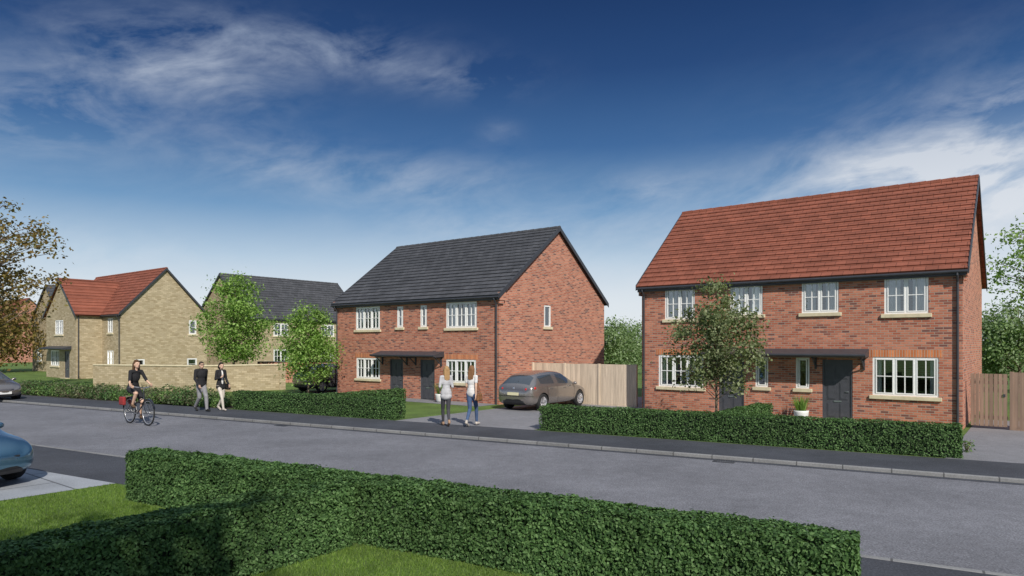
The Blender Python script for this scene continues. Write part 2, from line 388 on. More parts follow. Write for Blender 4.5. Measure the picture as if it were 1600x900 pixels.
def door(parent,T,x0,x1,z1):
    mb=MB(); e=.055
    mb.box(x0,x0+e,-.1,-.02,0,z1,T); mb.box(x1-e,x1,-.1,-.02,0,z1,T); mb.box(x0+e,x1-e,-.1,-.02,z1-e,z1,T)
    mb.box(x0+e,x1-e,-.09,-.05,.04,z1-e,T)
    a,b=x0+e,x1-e; w=(b-a); 
    for c in range(2):
        p=a+.09+c*(w/2-.03); q=p+w/2-.15
        for r0,r1 in ((.16,.62),(.74,1.3),(1.42,z1-.2)):
            mb.box(p,q,-.05,-.037,r0,r1,T); mb.box(p+.03,q-.03,-.037,-.028,r0+.03,r1-.03,T)
    d=mb.build('door',M['door'],parent)
    MB().box(b-.09,b-.065,-.05,-.01,.98,1.02,T).box(b-.17,b-.065,-.01,.005,.99,1.01,T).build('handle',M['metal'],d)
    MB().box((a+b)/2-.12,(a+b)/2+.12,-.05,-.032,.655,.7,T).build('letter_plate',M['metal'],d)
    MB().box(x0-.05,x1+.05,-.1,.3,-.02,.035,T).build('doorstep',M['sill'],d)
    return d
def roof(parent,w,D,eave,ridge,mat,ov=.17,vg=.14,name='roof',course=.3):
    sl=(ridge-eave)/(D/2); mb=MB()
    for side in (1,-1):
        y0=-ov; z0=eave-ov*sl; y1=D/2; z1=ridge; Ln=math.hypot(y1-y0,z1-z0); n=max(6,int(Ln/course))
        ny,nz=-(z1-z0)/Ln,(y1-y0)/Ln; top=[];bot=[]
        for i in range(n):
            for t,h in ((i/n,.105),((i+1)/n,.07)):
                top.append((y0+(y1-y0)*t+ny*h,z0+(z1-z0)*t+nz*h)); bot.append((y0+(y1-y0)*t+ny*.02,z0+(z1-z0)*t+nz*.02))
        if side==-1: top=[(D-y,z) for y,z in top]; bot=[(D-y,z) for y,z in bot]
        k=len(top); vs=[(x,y,z) for x in (-vg,w+vg) for y,z in top]+[(x,y,z) for x in (-vg,w+vg) for y,z in bot]
        fs=[]
        for i in range(k-1):
            fs+=[(i,i+1,k+i+1,k+i),(2*k+i,2*k+i+1,3*k+i+1,3*k+i),(i,i+1,2*k+i+1,2*k+i),(k+i,k+i+1,3*k+i+1,3*k+i)]
        fs+=[(0,k,3*k,2*k),(k-1,2*k-1,4*k-1,3*k-1)]
        mb.add(vs,fs)
    r=mb.build(name,mat,parent)
    rb=MB(); x=-vg-.01
    while x<w+vg:
        x2=min(x+.44,w+vg+.01); rb.tube((x,D/2,ridge+.045),(x2,D/2,ridge+.05),.105,.115,10); x=x2
    rb.build('ridge_tile',mat,r)
    for xa,xb in ((-vg-.035,-vg-.002),(w+vg+.002,w+vg+.035)):
        vb=MB()
        for side in (1,-1):
            y0=-ov-.02; z0=eave-ov*sl
            P=[(y0,z0-.08),(D/2,ridge-.08),(D/2,ridge+.115),(y0,z0+.13)]
            if side==-1: P=[(D-y,z) for y,z in P]
            vb.add([(x,y,z) for x in (xa,xb) for y,z in P],[(0,1,2,3),(4,5,6,7),(0,1,5,4),(1,2,6,5),(2,3,7,6),(3,0,4,7)])
        vb.build('verge',M['dark'],r)
    return r
def walls(parent,w,D,eave,ridge,mat,fh,gh,name='wall',lh=()):
    mb=MB(); TF=lambda a,d,z:(a,-d,z); TR=lambda a,d,z:(w+d,a,z); TL=lambda a,d,z:(-d,a,z); TB=lambda a,d,z:(a,D+d,z)
    wall_holes(mb,0,w,eave,fh,TF); wall_holes(mb,0,D,eave,gh,TR); wall_holes(mb,0,D,eave,list(lh),TL); wall_holes(mb,0,w,eave,[],TB)
    for x in (0,w): mb.add([(x,0,eave),(x,D,eave),(x,D/2,ridge)],[(0,1,2)])
    mb.add([(0,0,2.6),(w,0,2.6),(w,D,2.6),(0,D,2.6)],[(0,1,2,3)])
    o=mb.build(name,mat,parent,recalc=False); return o,TF,TR,TL
def kneelers(parent,w,eave,mat):
    for x0,x1 in ((-.13,-.002),(w+.002,w+.13)):
        MB().box(x0,x1,-.12,.3,eave-.28,eave+.06).box(x0*.5+x1*.5-.035,x0*.5+x1*.5+.035,-.08,.2,eave-.42,eave-.28).build('kneeler',mat,parent)
def gutter(parent,w,eave,sl,ov=.17,pipes=(),x0=0):
    z=eave-ov*sl
    MB().box(x0-.1,w+.1,-ov+.0,-ov+.03,z-.13,z+.02).box(x0-.1,w+.1,-ov+.03,-.005,z-.13,z-.105).build('fascia',M['dark'],parent)
    MB().tube((x0-.14,-ov-.045,z-.015),(w+.14,-ov-.045,z-.015),.048,n=10).build('gutter',M['dark'],parent,smooth=False)
    for p in pipes:
        MB().path([(p,-ov-.045,z-.05),(p,-ov-.045,z-.13),(p,-.06,z-.3),(p,-.06,.05)],.034).build('downpipe',M['dark'],parent)
def canopy(parent,x0,x1,z,ext=.62,brk=()):
    mb=MB(); mb.add([(x,y,zz) for x in (x0,x1) for y,zz in ((-.003,z+.22),(-ext,z+.06),(-ext,z-.03),(-ext+.03,z-.05),(-.003,z-.02))],
      [(0,1,2,3,4),(5,6,7,8,9),(0,1,6,5),(1,2,7,6),(2,3,8,7),(3,4,9,8),(4,0,5,9)])
    c=mb.build('door_canopy',M['dark'],parent)
    MB().tube((x0-.02,-ext-.045,z+.02),(x1+.02,-ext-.045,z+.02),.05).build('canopy_gutter',M['dark'],c)
    for b in brk:
        MB().box(b-.03,b+.03,-.06,-.003,z-.45,z-.03).tube((b,-.04,z-.4),(b,-.45,z-.06),.026,n=6).box(b-.03,b+.03,-.5,-.06,z-.085,z-.03).build('bracket',M['dark'],c)
    return c

h=empty('semi_detached_house',(P1[0],P1[1],0),ANG); w,D,ev,rg=10.5,8.4,4.86,8.25
tag(h,'red brick semi-detached house pair with red tiled roof behind the small tree at right','house')
c=5.3
def mir(q): return (2*c-q[1],2*c-q[0],q[2],q[3])
W1=(.97,2.17,3.5,4.66); W2=(3.5,4.65,3.6,4.66); L1=(.71,2.5,.94,2.15); n1=(4.4,4.84,1.06,2.1); dr=(3.08,4.0,0,2.05)
fh=[q for p in (W1,W2,L1,n1,dr) for q in (p,mir(p))]
wl,TF,TR,TL=walls(h,w,D,ev,rg,M['brick'],fh,[])
for q in (W1,mir(W1),W2,mir(W2)): window(h,TF,*q,cols=2,bars=(1,1),curt=.36)
for q in (L1,mir(L1)): window(h,TF,*q,cols=3,bars=(1,1),head='soldier',curt=.13)
for q in (n1,mir(n1)): window(h,TF,*q,cols=1,bars=(0,0),curt=.3)
for q in (dr,mir(dr)): door(h,TF,q[0],q[1],q[3])
roof(h,w,D,ev,rg,M['tile_red']); gutter(h,w,ev,(rg-ev)/(D/2),pipes=(.12,w-.12)); kneelers(h,w,ev,M['brick'])
canopy(h,2.6,8.0,2.18,brk=(2.75,4.2,6.4,7.85))
h=empty('semi_detached_house',(P2[0],P2[1],-.14),ANG); w,D,ev,rg=10.9,8.8,4.84,8.15
tag(h,'red brick semi-detached house pair with dark grey roof and bare gable wall in the middle','house')
c=5.6
W1=(1.56,3.38,3.42,4.56); n1=(4.6,5.02,3.5,4.5); L1=(1.6,3.38,.98,2.02); dr=(4.1,5.02,0,1.98)
fh=[q for p in (W1,n1,L1,dr) for q in (p,mir(p))]
g1=(3.3,3.85,3.5,4.5)
wl,TF,TR,TL=walls(h,w,D,ev,rg,M['brick'],fh,[g1])
for q in (W1,mir(W1)): window(h,TF,*q,cols=3,bars=(1,1),curt=.3)
for q in (L1,mir(L1)): window(h,TF,*q,cols=3,bars=(1,1),head='soldier',curt=.13)
for q in (n1,mir(n1)): window(h,TF,*q,cols=1,bars=(0,1),curt=0)
window(h,TR,*g1,cols=1,bars=(0,0),curt=0,e=.03)
for q in (dr,mir(dr)): door(h,TF,q[0],q[1],q[3])
roof(h,w,D,ev,rg,M['tile_dark']); gutter(h,w,ev,(rg-ev)/(D/2),pipes=(.12,w-.12)); kneelers(h,w,ev,M['brick'])
canopy(h,3.45,7.7,2.15,brk=(3.6,5.3,5.9,7.55))
Ps=np.array([-28.5,49.7]); w,D,ev,rg=12.5,6.5,4.88,8.3
P0=Ps-U*w; h=empty('detached_house',(P0[0],P0[1],0),ANG)
tag(h,'buff stone detached house with red roof and projecting front wing at far left','house')
g=[(5.05,5.65,3.35,4.45),(1.0,1.7,.55,1.45),(4.9,5.7,.55,1.45)]
fq=[(10.3,11.2,3.4,4.5),(10.2,11.3,.9,2.1)]
wl,TF,TR,TL=walls(h,w,D,ev,rg,M['stone'],fq,g)
for q in g: window(h,TR,*q,cols=1,bars=(0,1),curt=.25)
for q in fq: window(h,TF,*q,cols=2,bars=(0,1),curt=.25)
roof(h,w,D,ev,rg,M['tile_red'],course=.32); gutter(h,w,ev,(rg-ev)/(D/2),pipes=(w-.1,),x0=9.4)
x0,x1,yf,wr=3.6,9.4,-1.8,7.45
mb=MB(); TW=lambda a,d,z:(a,yf-d,z); fq=[(5.4,7.0,3.3,4.4),(7.3,8.2,0,2.05),(4.5,6.2,.9,2.1)]
wall_holes(mb,x0,x1,ev,fq,TW); wall_holes(mb,yf,-.003,ev,[],lambda a,d,z:(x1+d,a,z)); wall_holes(mb,yf,-.003,ev,[],lambda a,d,z:(x0-d,a,z))
mb.add([(x0,yf,ev),(x1,yf,ev),((x0+x1)/2,yf,wr)],[(0,1,2)])
mb.build('wing_wall',M['stone'],h,recalc=False)
window(h,TW,*fq[0],cols=2,bars=(1,1)); door(h,TW,fq[1][0],fq[1][1],fq[1][3]); window(h,TW,*fq[2],cols=2,bars=(1,1))
hw=(x1-x0)/2; mb=MB(); sl=(wr-ev)/hw; vend=2.6
for sg in (1,-1):
    cx=(x0+x1)/2; n=11
    nx,nz=sl/math.hypot(1,sl),1/math.hypot(1,sl); tp=[];bt=[]
    for i in range(n):
        for t,hh in ((i/n,.105),((i+1)/n,.07)):
            X=(hw+.25)*(1-t); Z=wr-X*sl
            tp.append((cx+sg*(X+nx*hh),Z+nz*hh)); bt.append((cx+sg*X,Z))
    k=len(tp); vs=[(x,y,z) for y in (yf-.15,vend) for x,z in tp]+[(x,y,z) for y in (yf-.15,vend) for x,z in bt]; fs=[]
    for i in range(k-1): fs+=[(i,i+1,k+i+1,k+i),(2*k+i,2*k+i+1,3*k+i+1,3*k+i),(i,i+1,2*k+i+1,2*k+i)]
    mb.add(vs,fs)
wr_o=mb.build('wing_roof',M['tile_red'],h)
MB().tube(((x0+x1)/2,yf-.16,wr+.05),((x0+x1)/2,vend-.1,wr+.05),.11).build('ridge_tile',M['tile_red'],wr_o)
vb=MB()
for sg in (1,-1):
    cx=(x0+x1)/2; P=[(cx+sg*(hw+.27),wr-(hw+.27)*sl-.1),(cx,wr-.1),(cx,wr+.12),(cx+sg*(hw+.27),wr-(hw+.27)*sl+.12)]
    vb.add([(x,y,z) for y in (yf-.19,yf-.152) for x,z in P],[(0,1,2,3),(4,5,6,7),(0,1,5,4),(1,2,6,5),(2,3,7,6),(3,0,4,7)])
vb.build('verge',M['dark'],wr_o)
MB().path([(x1+.06,yf+.15,ev-.1),(x1+.06,yf+.15,.05)],.036).build('downpipe',M['dark'],h)
cp=canopy(h,4.2,8.6,2.2); cp.location=(0,yf,0)
h=empty('detached_house',(-22.5,57.8,0),ANGV); w,D,ev,rg=12.5,8.1,4.88,8.7
tag(h,'buff stone house with dark roof behind the green trees and the stone garden wall','house')
fq=[(2.6,4.1,3.3,4.4),(7.6,9.1,3.3,4.4),(2.6,4.1,.9,2.1),(7.6,9.1,.9,2.1),(5.2,6.1,0,2.05)]
wl,TF,TR,TL=walls(h,w,D,ev,rg,M['stone'],fq,[])
for q in fq[:4]: window(h,TF,*q,cols=2,bars=(1,1))
door(h,TF,5.2,6.1,2.05)
roof(h,w,D,ev,rg,M['tile_dark'],course=.33); gutter(h,w,ev,(rg-ev)/(D/2),pipes=(.1,))
h=empty('detached_house',(-40.6,61.6,0),ANGV); w,D,ev,rg=10,7.4,4.7,8.0
tag(h,'distant buff stone house peeking out left of the stone house with the wing','house')
lq=[(2,3.2,3.3,4.4),(5,6.2,.9,2.1)]
wl,TF,TR,TL=walls(h,w,D,ev,rg,M['stone'],[(2,3.5,3.3,4.4)],[],lh=lq)
window(h,TF,2,3.5,3.3,4.4,cols=2)
for q in lq: window(h,TL,*q,cols=2,curt=0)
roof(h,w,D,ev,rg,M['tile_dark'],course=.4)
h=empty('detached_house',(-79,100,0),ANG); w,D,ev,rg=10,8,5.2,9
tag(h,'distant red brick house behind the brown tree at the left edge','house')
fq=[(6,7.6,3.3,4.4),(6,7.6,.9,2.1)]
wl,TF,TR,TL=walls(h,w,D,ev,rg,M['brick'],fq,[])
for q in fq: window(h,TF,*q,cols=2,bars=(0,0),curt=0)
roof(h,w,D,ev,rg,M['tile_red'],course=.4)

# ---------------------------------------------------------------- walls and fences
def garden_wall(pts,h,mat,label,name='garden_wall',cat='wall'):
    root=empty(name,(pts[0][0],pts[0][1],0)); o=np.array(pts[0])
    for i in range(len(pts)-1):
        a=np.array(pts[i])-o; b=np.array(pts[i+1])-o; d=b-a; ln=np.linalg.norm(d); rz=math.atan2(d[1],d[0])
        e=MB().box(.12 if i else 0,ln-.12,-.11,.11,-.02,h).build('wall_section',mat,root); e.location=(a[0],a[1],0); e.rotation_euler=(0,0,rz)
        e2=MB().box(.12 if i else 0,ln-.12,-.15,.15,h+.002,h+.07).build('coping',M['sill'] if mat==M['stone'] else M['dark'],root,bevel=.01); e2.location=(a[0],a[1],0); e2.rotation_euler=(0,0,rz)
        e3=MB().box(-.17,.17,-.17,.17,-.02,h+.08).build('pier',mat,root); e3.location=(b[0],b[1],0); e3.rotation_euler=(0,0,rz)
    return tag(root,label,cat)
garden_wall([gp(148,Y=38),gp(308,Y=36),gp(440,Y=38.5)],1.38,M['stone'],'long buff stone garden wall behind the couple and the cyclist')
garden_wall([gp(402,Y=45),gp(540,Y=47)],1.35,M['brick'],'low red brick wall behind the dark car left of the middle house')
def fence(P,dirv,panels,pw,h,mat,label):
    root=empty('timber_fence',(P[0],P[1],0),math.atan2(dirv[1],dirv[0]))
    for i in range(panels+1): MB().box(i*pw-.05,i*pw+.05,-.05,.05,0,h+.015).build('post',mat,root,bevel=.006)
    for i in range(panels):
        mb=MB(); x=i*pw+.052
        while x<(i+1)*pw-.1:
            x2=min(x+.118,(i+1)*pw-.052); mb.box(x,x2,-.012,.012,.06,h-.002*((int(x*50))%3)); x+=.125
        mb.box(i*pw+.051,(i+1)*pw-.051,.014,.05,.3,.38); mb.box(i*pw+.051,(i+1)*pw-.051,.014,.05,h-.35,h-.27)
        mb.box(i*pw+.051,(i+1)*pw-.051,-.03,.03,.0,.055)
        mb.build('fence_panel',mat,root)
    return tag(root,label,'fence')
fence(np.array([.94,30.8]),U,3,1.72,1.72,M['wood'],'pale vertical board fence between the middle and right brick houses')
fr=P1+U*10.5+V*.9
g0=fr+U*.08
gt=empty('garden_gate',(g0[0],g0[1],0),ANG); tag(gt,'brown wooden side gate beside the right brick house','gate')
mb=MB()
for i in range(8): mb.box(.06+i*.115,.06+i*.115+.1,-.012,.012,.08,1.66)
mb.build('gate_boards',M['wood2'],gt)
MB().box(.05,.98,.0135,.045,.3,.4).box(.05,.98,.0135,.045,1.35,1.45).build('gate_rail',M['wood2'],gt)
MB().box(.86,.92,-.04,-.0135,.98,1.06).build('latch',M['dark'],gt)
fence(g0+U*1.07,U,4,1.72,1.72,M['wood2'],'brown timber fence right of the side gate at the right edge')

# ---------------------------------------------------------------- vegetation
def hedge(P,rz,Ln,W,H,dens,ls,label,mat='hedge'):
    root=empty('hedge',(P[0],P[1],0),rz)
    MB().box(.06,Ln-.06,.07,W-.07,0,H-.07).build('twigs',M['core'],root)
    faces=[(Ln*W,2),(Ln*H,0),(Ln*H,1),(W*H,3),(W*H,4)]; Cs=[];Ns=[]
    for A_,k in faces:
        n=int(A_*dens); a=rng.random(n); b=rng.random(n)
        if k==2: c_=np.stack([a*Ln,b*W,np.full(n,H)],1); nn=(0,0,1)
        elif k==0: c_=np.stack([a*Ln,np.zeros(n),b*H],1); nn=(0,-1,0)
        elif k==1: c_=np.stack([a*Ln,np.full(n,W),b*H],1); nn=(0,1,0)
        elif k==3: c_=np.stack([np.zeros(n),a*W,b*H],1); nn=(-1,0,0)
        else: c_=np.stack([np.full(n,Ln),a*W,b*H],1); nn=(1,0,0)
        nn=np.array(nn,float); x=c_[:,0]+P[0]*3; z=c_[:,2]+c_[:,1]
        wob=.012*np.sin(x*3.1+z*4)+.009*np.sin(x*7.7-z*9)+.008*np.sin(x*17+z*13)
        c_=c_+nn*(wob-np.abs(rng.normal(size=n))*.028+.01)[:,None]
        Cs.append(c_); Ns.append(np.tile(nn,(n,1)))
    Cn=np.concatenate(Cs); Nn=np.concatenate(Ns)
    ex=np.minimum(Cn[:,1],W-Cn[:,1]); Cn[:,2]-=np.where(Cn[:,2]>H-.08,np.clip(.04-ex,0,.06)*.5,0)
    sp=rng.random(len(Cn))<.02; Cn=Cn+Nn*(sp*rng.random(len(Cn))*.04)[:,None]
    Nn=unit(Nn+rng.normal(size=Nn.shape)*.5+np.array([0,0,.3]))
    sz=ls*(.65+.7*rng.random(len(Cn)))
    quads('foliage',leaves(Cn,Nn,sz,.6),M[mat],root)
    return tag(root,label,'hedge')
RA=math.atan2(-.486,.874)
hedge(RP(-8.3,-9.32),RA,10.7,.58,.78,4200,.043,'long dark clipped hedge running across the foreground beside the road')
hedge(np.array([-2.42,9.12])-V*.12,math.atan2(-.791,-.612),6.5,.62,.77,4200,.043,'dark clipped hedge running from the long foreground hedge to the lower left corner')
hedge(RP(-6.5,2.15),RA,10.55,.6,.72,1500,.05,'low clipped hedge in front of the right brick house along the pavement')
hedge(RP(-20,2.12),RA,8.05,.6,.7,1100,.058,'low clipped hedge along the pavement left of the two women')
q=gp(1130,Y=17.9)+V*.65; hedge(q,ANGV,3.6,.5,.7,1100,.055,'short hedge dividing the front gardens of the right brick house')
q=np.array([-7.6,24.9])+V*.7; hedge(q,ANGV,4.4,.5,.66,800,.065,'short hedge dividing the front gardens of the middle brick house')

def tree(P,H,cz,cr,ch,ncl,per,ls,mat,label,name='young_tree',tr=.06,shape='oval',zb=0,seed=0,spread=.2,aspect=.6,open_=0.):
    r2=np.random.default_rng(seed); rd=random.Random(seed)
    root=empty(name,(P[0],P[1],zb)); mb=MB()
    pts=[Vector((0,0,-.05))]; n=7
    for i in range(1,n+1):
        t=i/n; pts.append(Vector((rd.uniform(-.04,.04)*H*.2,rd.uniform(-.04,.04)*H*.2,H*.93*t)))
    rr=[tr*(1-.85*i/n) for i in range(n+1)]; mb.path(pts,rr,8)
    def trunk(z):
        t=min(max(z/(H*.93),0),.999)*n; i=int(t); return pts[i].lerp(pts[i+1],t-i), rr[i]
    Cs=[];Ns=[];S=[]
    for k in range(ncl):
        while True:
            d=r2.normal(size=3); d/=np.linalg.norm(d); rad=r2.random()**.45
            p=d*rad
            zz=p[2]
            if shape=='cone':
                wsc=1.05-.55*(zz+1)/2-.15*max(0,-zz-.5)*2
                p=np.array([p[0]*wsc*1.15,p[1]*wsc*1.15,zz])
            elif shape=='egg':
                wsc=1.1-.5*max(0,zz); p=np.array([p[0]*wsc,p[1]*wsc,zz])
            if open_ and r2.random()<open_ and math.sin(p[0]*5+seed)*math.sin(p[2]*6+1.3)*math.cos(p[1]*4)>.05: continue
            break
        c_=np.array([p[0]*cr,p[1]*cr,cz+p[2]*ch/2])
        if c_[2]>H: c_[2]=H
        zb0=max(c_[2]-rd.uniform(.2,.55)*np.hypot(c_[0],c_[1])-.15,.3*cz); q,r_=trunk(zb0)
        mid=q.lerp(Vector(c_),.5)+Vector((rd.uniform(-.05,.05)*cr,rd.uniform(-.05,.05)*cr,.06*cr))
        if k<ncl*.75: mb.path([q,mid,Vector(c_)],[min(r_*.5,tr*.32),tr*.16,tr*.05],5)
        m=int(per*(.5+r2.random())); off=r2.normal(size=(m,3))*np.array([1,1,.7])*spread*cr*(.7+.6*r2.random())
        Cs.append(c_+off); nn=unit(off+np.array([0,0,.35*cr])+r2.normal(size=(m,3))*.35*cr); Ns.append(nn); S.append(ls*(.6+.8*r2.random(m)))
    mb.build('trunk',M['bark'],root)
    quads('crown',leaves(np.concatenate(Cs),np.concatenate(Ns),np.concatenate(S),aspect),M[mat],root)
    return tag(root,label,'tree')
tree(gp(366,Y=41),6.9,4.1,1.95,5.3,140,85,.15,'leaf_a','bright green young tree behind the stone garden wall','young_tree',.07,'egg',seed=3,spread=.16)
tree(gp(481,Y=33.5),4.65,2.55,1.55,3.9,130,80,.12,'leaf_a','bright green young tree directly left of the middle brick house','young_tree',.05,'cone',seed=5,spread=.15)
tree(gp(1121,Y=21),4.75,2.75,1.3,3.6,135,62,.105,'leaf_b','olive green young tree in the garden in front of the right brick house','young_tree',.045,'egg',seed=8,spread=.15,open_=.7)
tree(gp(-8,Y=37),11.4,6.3,3.0,8.9,105,52,.20,'leaf_c','sparse brown leaved tree at the left edge','tall_tree',.14,'oval',seed=9,spread=.13,open_=.9)
tree(gp(1640,Y=28),8.5,6.0,2.3,4.2,80,46,.14,'leaf_a','green tree reaching in at the right edge above the fence','tall_tree',.12,'oval',seed=12,spread=.13,open_=.8)
tree(np.array([-1.2,-6.2]),12.5,8.8,3.0,6.0,110,60,.28,'leaf_a','unseen large tree added behind the viewpoint to shade the lower left hedge','tall_tree',.2,'oval',seed=14,spread=.2)  # out-of-view tree, added only for the soft shadow it casts at lower left
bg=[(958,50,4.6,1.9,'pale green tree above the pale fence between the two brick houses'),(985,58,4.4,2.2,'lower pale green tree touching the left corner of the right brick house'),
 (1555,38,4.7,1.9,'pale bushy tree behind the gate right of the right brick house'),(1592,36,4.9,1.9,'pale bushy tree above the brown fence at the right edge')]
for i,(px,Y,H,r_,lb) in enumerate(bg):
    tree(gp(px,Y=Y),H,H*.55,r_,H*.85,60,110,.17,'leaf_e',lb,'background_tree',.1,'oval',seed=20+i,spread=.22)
tree(gp(-10,Y=62),7,4,4,6.5,60,90,.3,'leaf_c','dull brown tree mass behind the left edge tree','background_tree',.15,'oval',seed=31,spread=.24)
def shrub(P,r_,H,n,ls,mat,label,seed,group=None):
    r2=np.random.default_rng(seed); root=empty('shrub',(P[0],P[1],0)); mb=MB()
    for k in range(7):
        a=k*.9; mb.tube((0,0,0),(math.cos(a)*r_*.6,math.sin(a)*r_*.6,H*.8),.012,.004,5)
    mb.build('stems',M['bark'],root)
    d=unit(r2.normal(size=(n,3))); rad=(.45+.55*r2.random(n)**.5)*(1+.22*np.sin(d[:,0]*7+seed)*np.cos(d[:,1]*6))
    c_=d*rad[:,None]*np.array([r_,r_,H*.55])+np.array([0,0,H*.45]); c_[:,2]=np.maximum(c_[:,2],.01)
    quads('foliage',leaves(c_,unit(d+r2.normal(size=(n,3))*.6+[0,0,.3]),ls*(.6+.8*r2.random(n)),.5),M[mat],root)
    tag(root,label,'shrub',group)
sheet('planting_bed',[RP(-38,2.055),RP(-20.3,2.055),RP(-20.3,3.7),RP(-38,3.7)],0,plain('soil',(.05,.035,.025),.95,var=.4,scale=12))
k=0
for a in np.arange(-37.5,-20.6,.74):
    for rw in (0,1):
        P=RP(a+rng.uniform(-.2,.2)+rw*.35,2.45+rw*.72+rng.uniform(-.1,.1)); k+=1
        shrub(P,.46+.16*rng.random(),.40+.34*rng.random()+.08*rw,520,.09,('leaf_d','hedge','leaf_f')[(k*7//3)%3],'low mixed green shrub in the planted bed along the pavement before the stone wall',50+k,'shrubs in the bed before the stone wall')
shrub(gp(1511,Y=16.2),.16,.3,120,.06,'leaf_d','small plant at the right end of the right hedge',190)
M['pot']=plain('white_pot',(.78,.78,.76),.5,var=.05)
def pot(P,label,z=0):
    root=empty('plant_pot',(P[0],P[1],z))
    MB().lathe([(.15,0),(.2,.06),(.235,.3),(.24,.36),(.21,.36),(.2,.3),(.02,.29)],20).build('pot',M['pot'],root,smooth=True)
    mb=[];
    for i in range(130):
        a=rng.random()*6.28; l=.35+.25*rng.random(); o=rng.random()*.14; lean=.1+.22*rng.random()
        b0=np.array([o*math.cos(a),o*math.sin(a),.29]); t=b0+[lean*math.cos(a),lean*math.sin(a),l]; m=(b0+t)/2+[0,0,.06]; s=np.array([-math.sin(a),math.cos(a),0])*.012
        mb+= [b0-s,b0+s,m+s*.8,m-s*.8, m-s*.8,m+s*.8,t+s*.1,t-s*.1]
    quads('foliage',np.array(mb),M['leaf_a'],root); tag(root,label,'plant pot')
pot(P1+U*6.05-V*.45,'white pot of upright grass under the right house canopy, left of the right door')
pot(P2+U*8.05-V*.6,'white pot beside the right door of the middle house',0)

n=260000; X=rng.uniform(-9.5,3.2,n); Y=rng.uniform(4.9,13,n); P=np.stack([X,Y],1); rel=P-R0; a=rel@RD; b=rel@RN
ok=(b<-8.64)&~((a>-8.35)&(b>-9.36))&(((P-E)@U)>.03)&(np.abs(X/Y)<.8)
o2=np.array([-2.42,9.12]); d2=(P-o2); ok&=~((d2@(-V)>-.2)&(d2@U>-.02)&(d2@U<.64))
X=X[ok];Y=Y[ok];n=len(X); hh=.02+.03*rng.random(n); az=rng.random(n)*6.28; wd=.003+.0025*rng.random(n); le=rng.normal(size=(n,2))*.016
b0=np.stack([X,Y,np.full(n,-.008)],1); s=np.stack([np.cos(az)*wd,np.sin(az)*wd,np.zeros(n)],1)
tip=b0+np.stack([le[:,0],le[:,1],hh],1)
gr=quads('lawn_grass',np.stack([b0-s,b0+s,tip],1).reshape(-1,3),M['blade'],nv=3); tag(gr,'short green lawn grass around the foreground hedges','grass',kind='stuff')

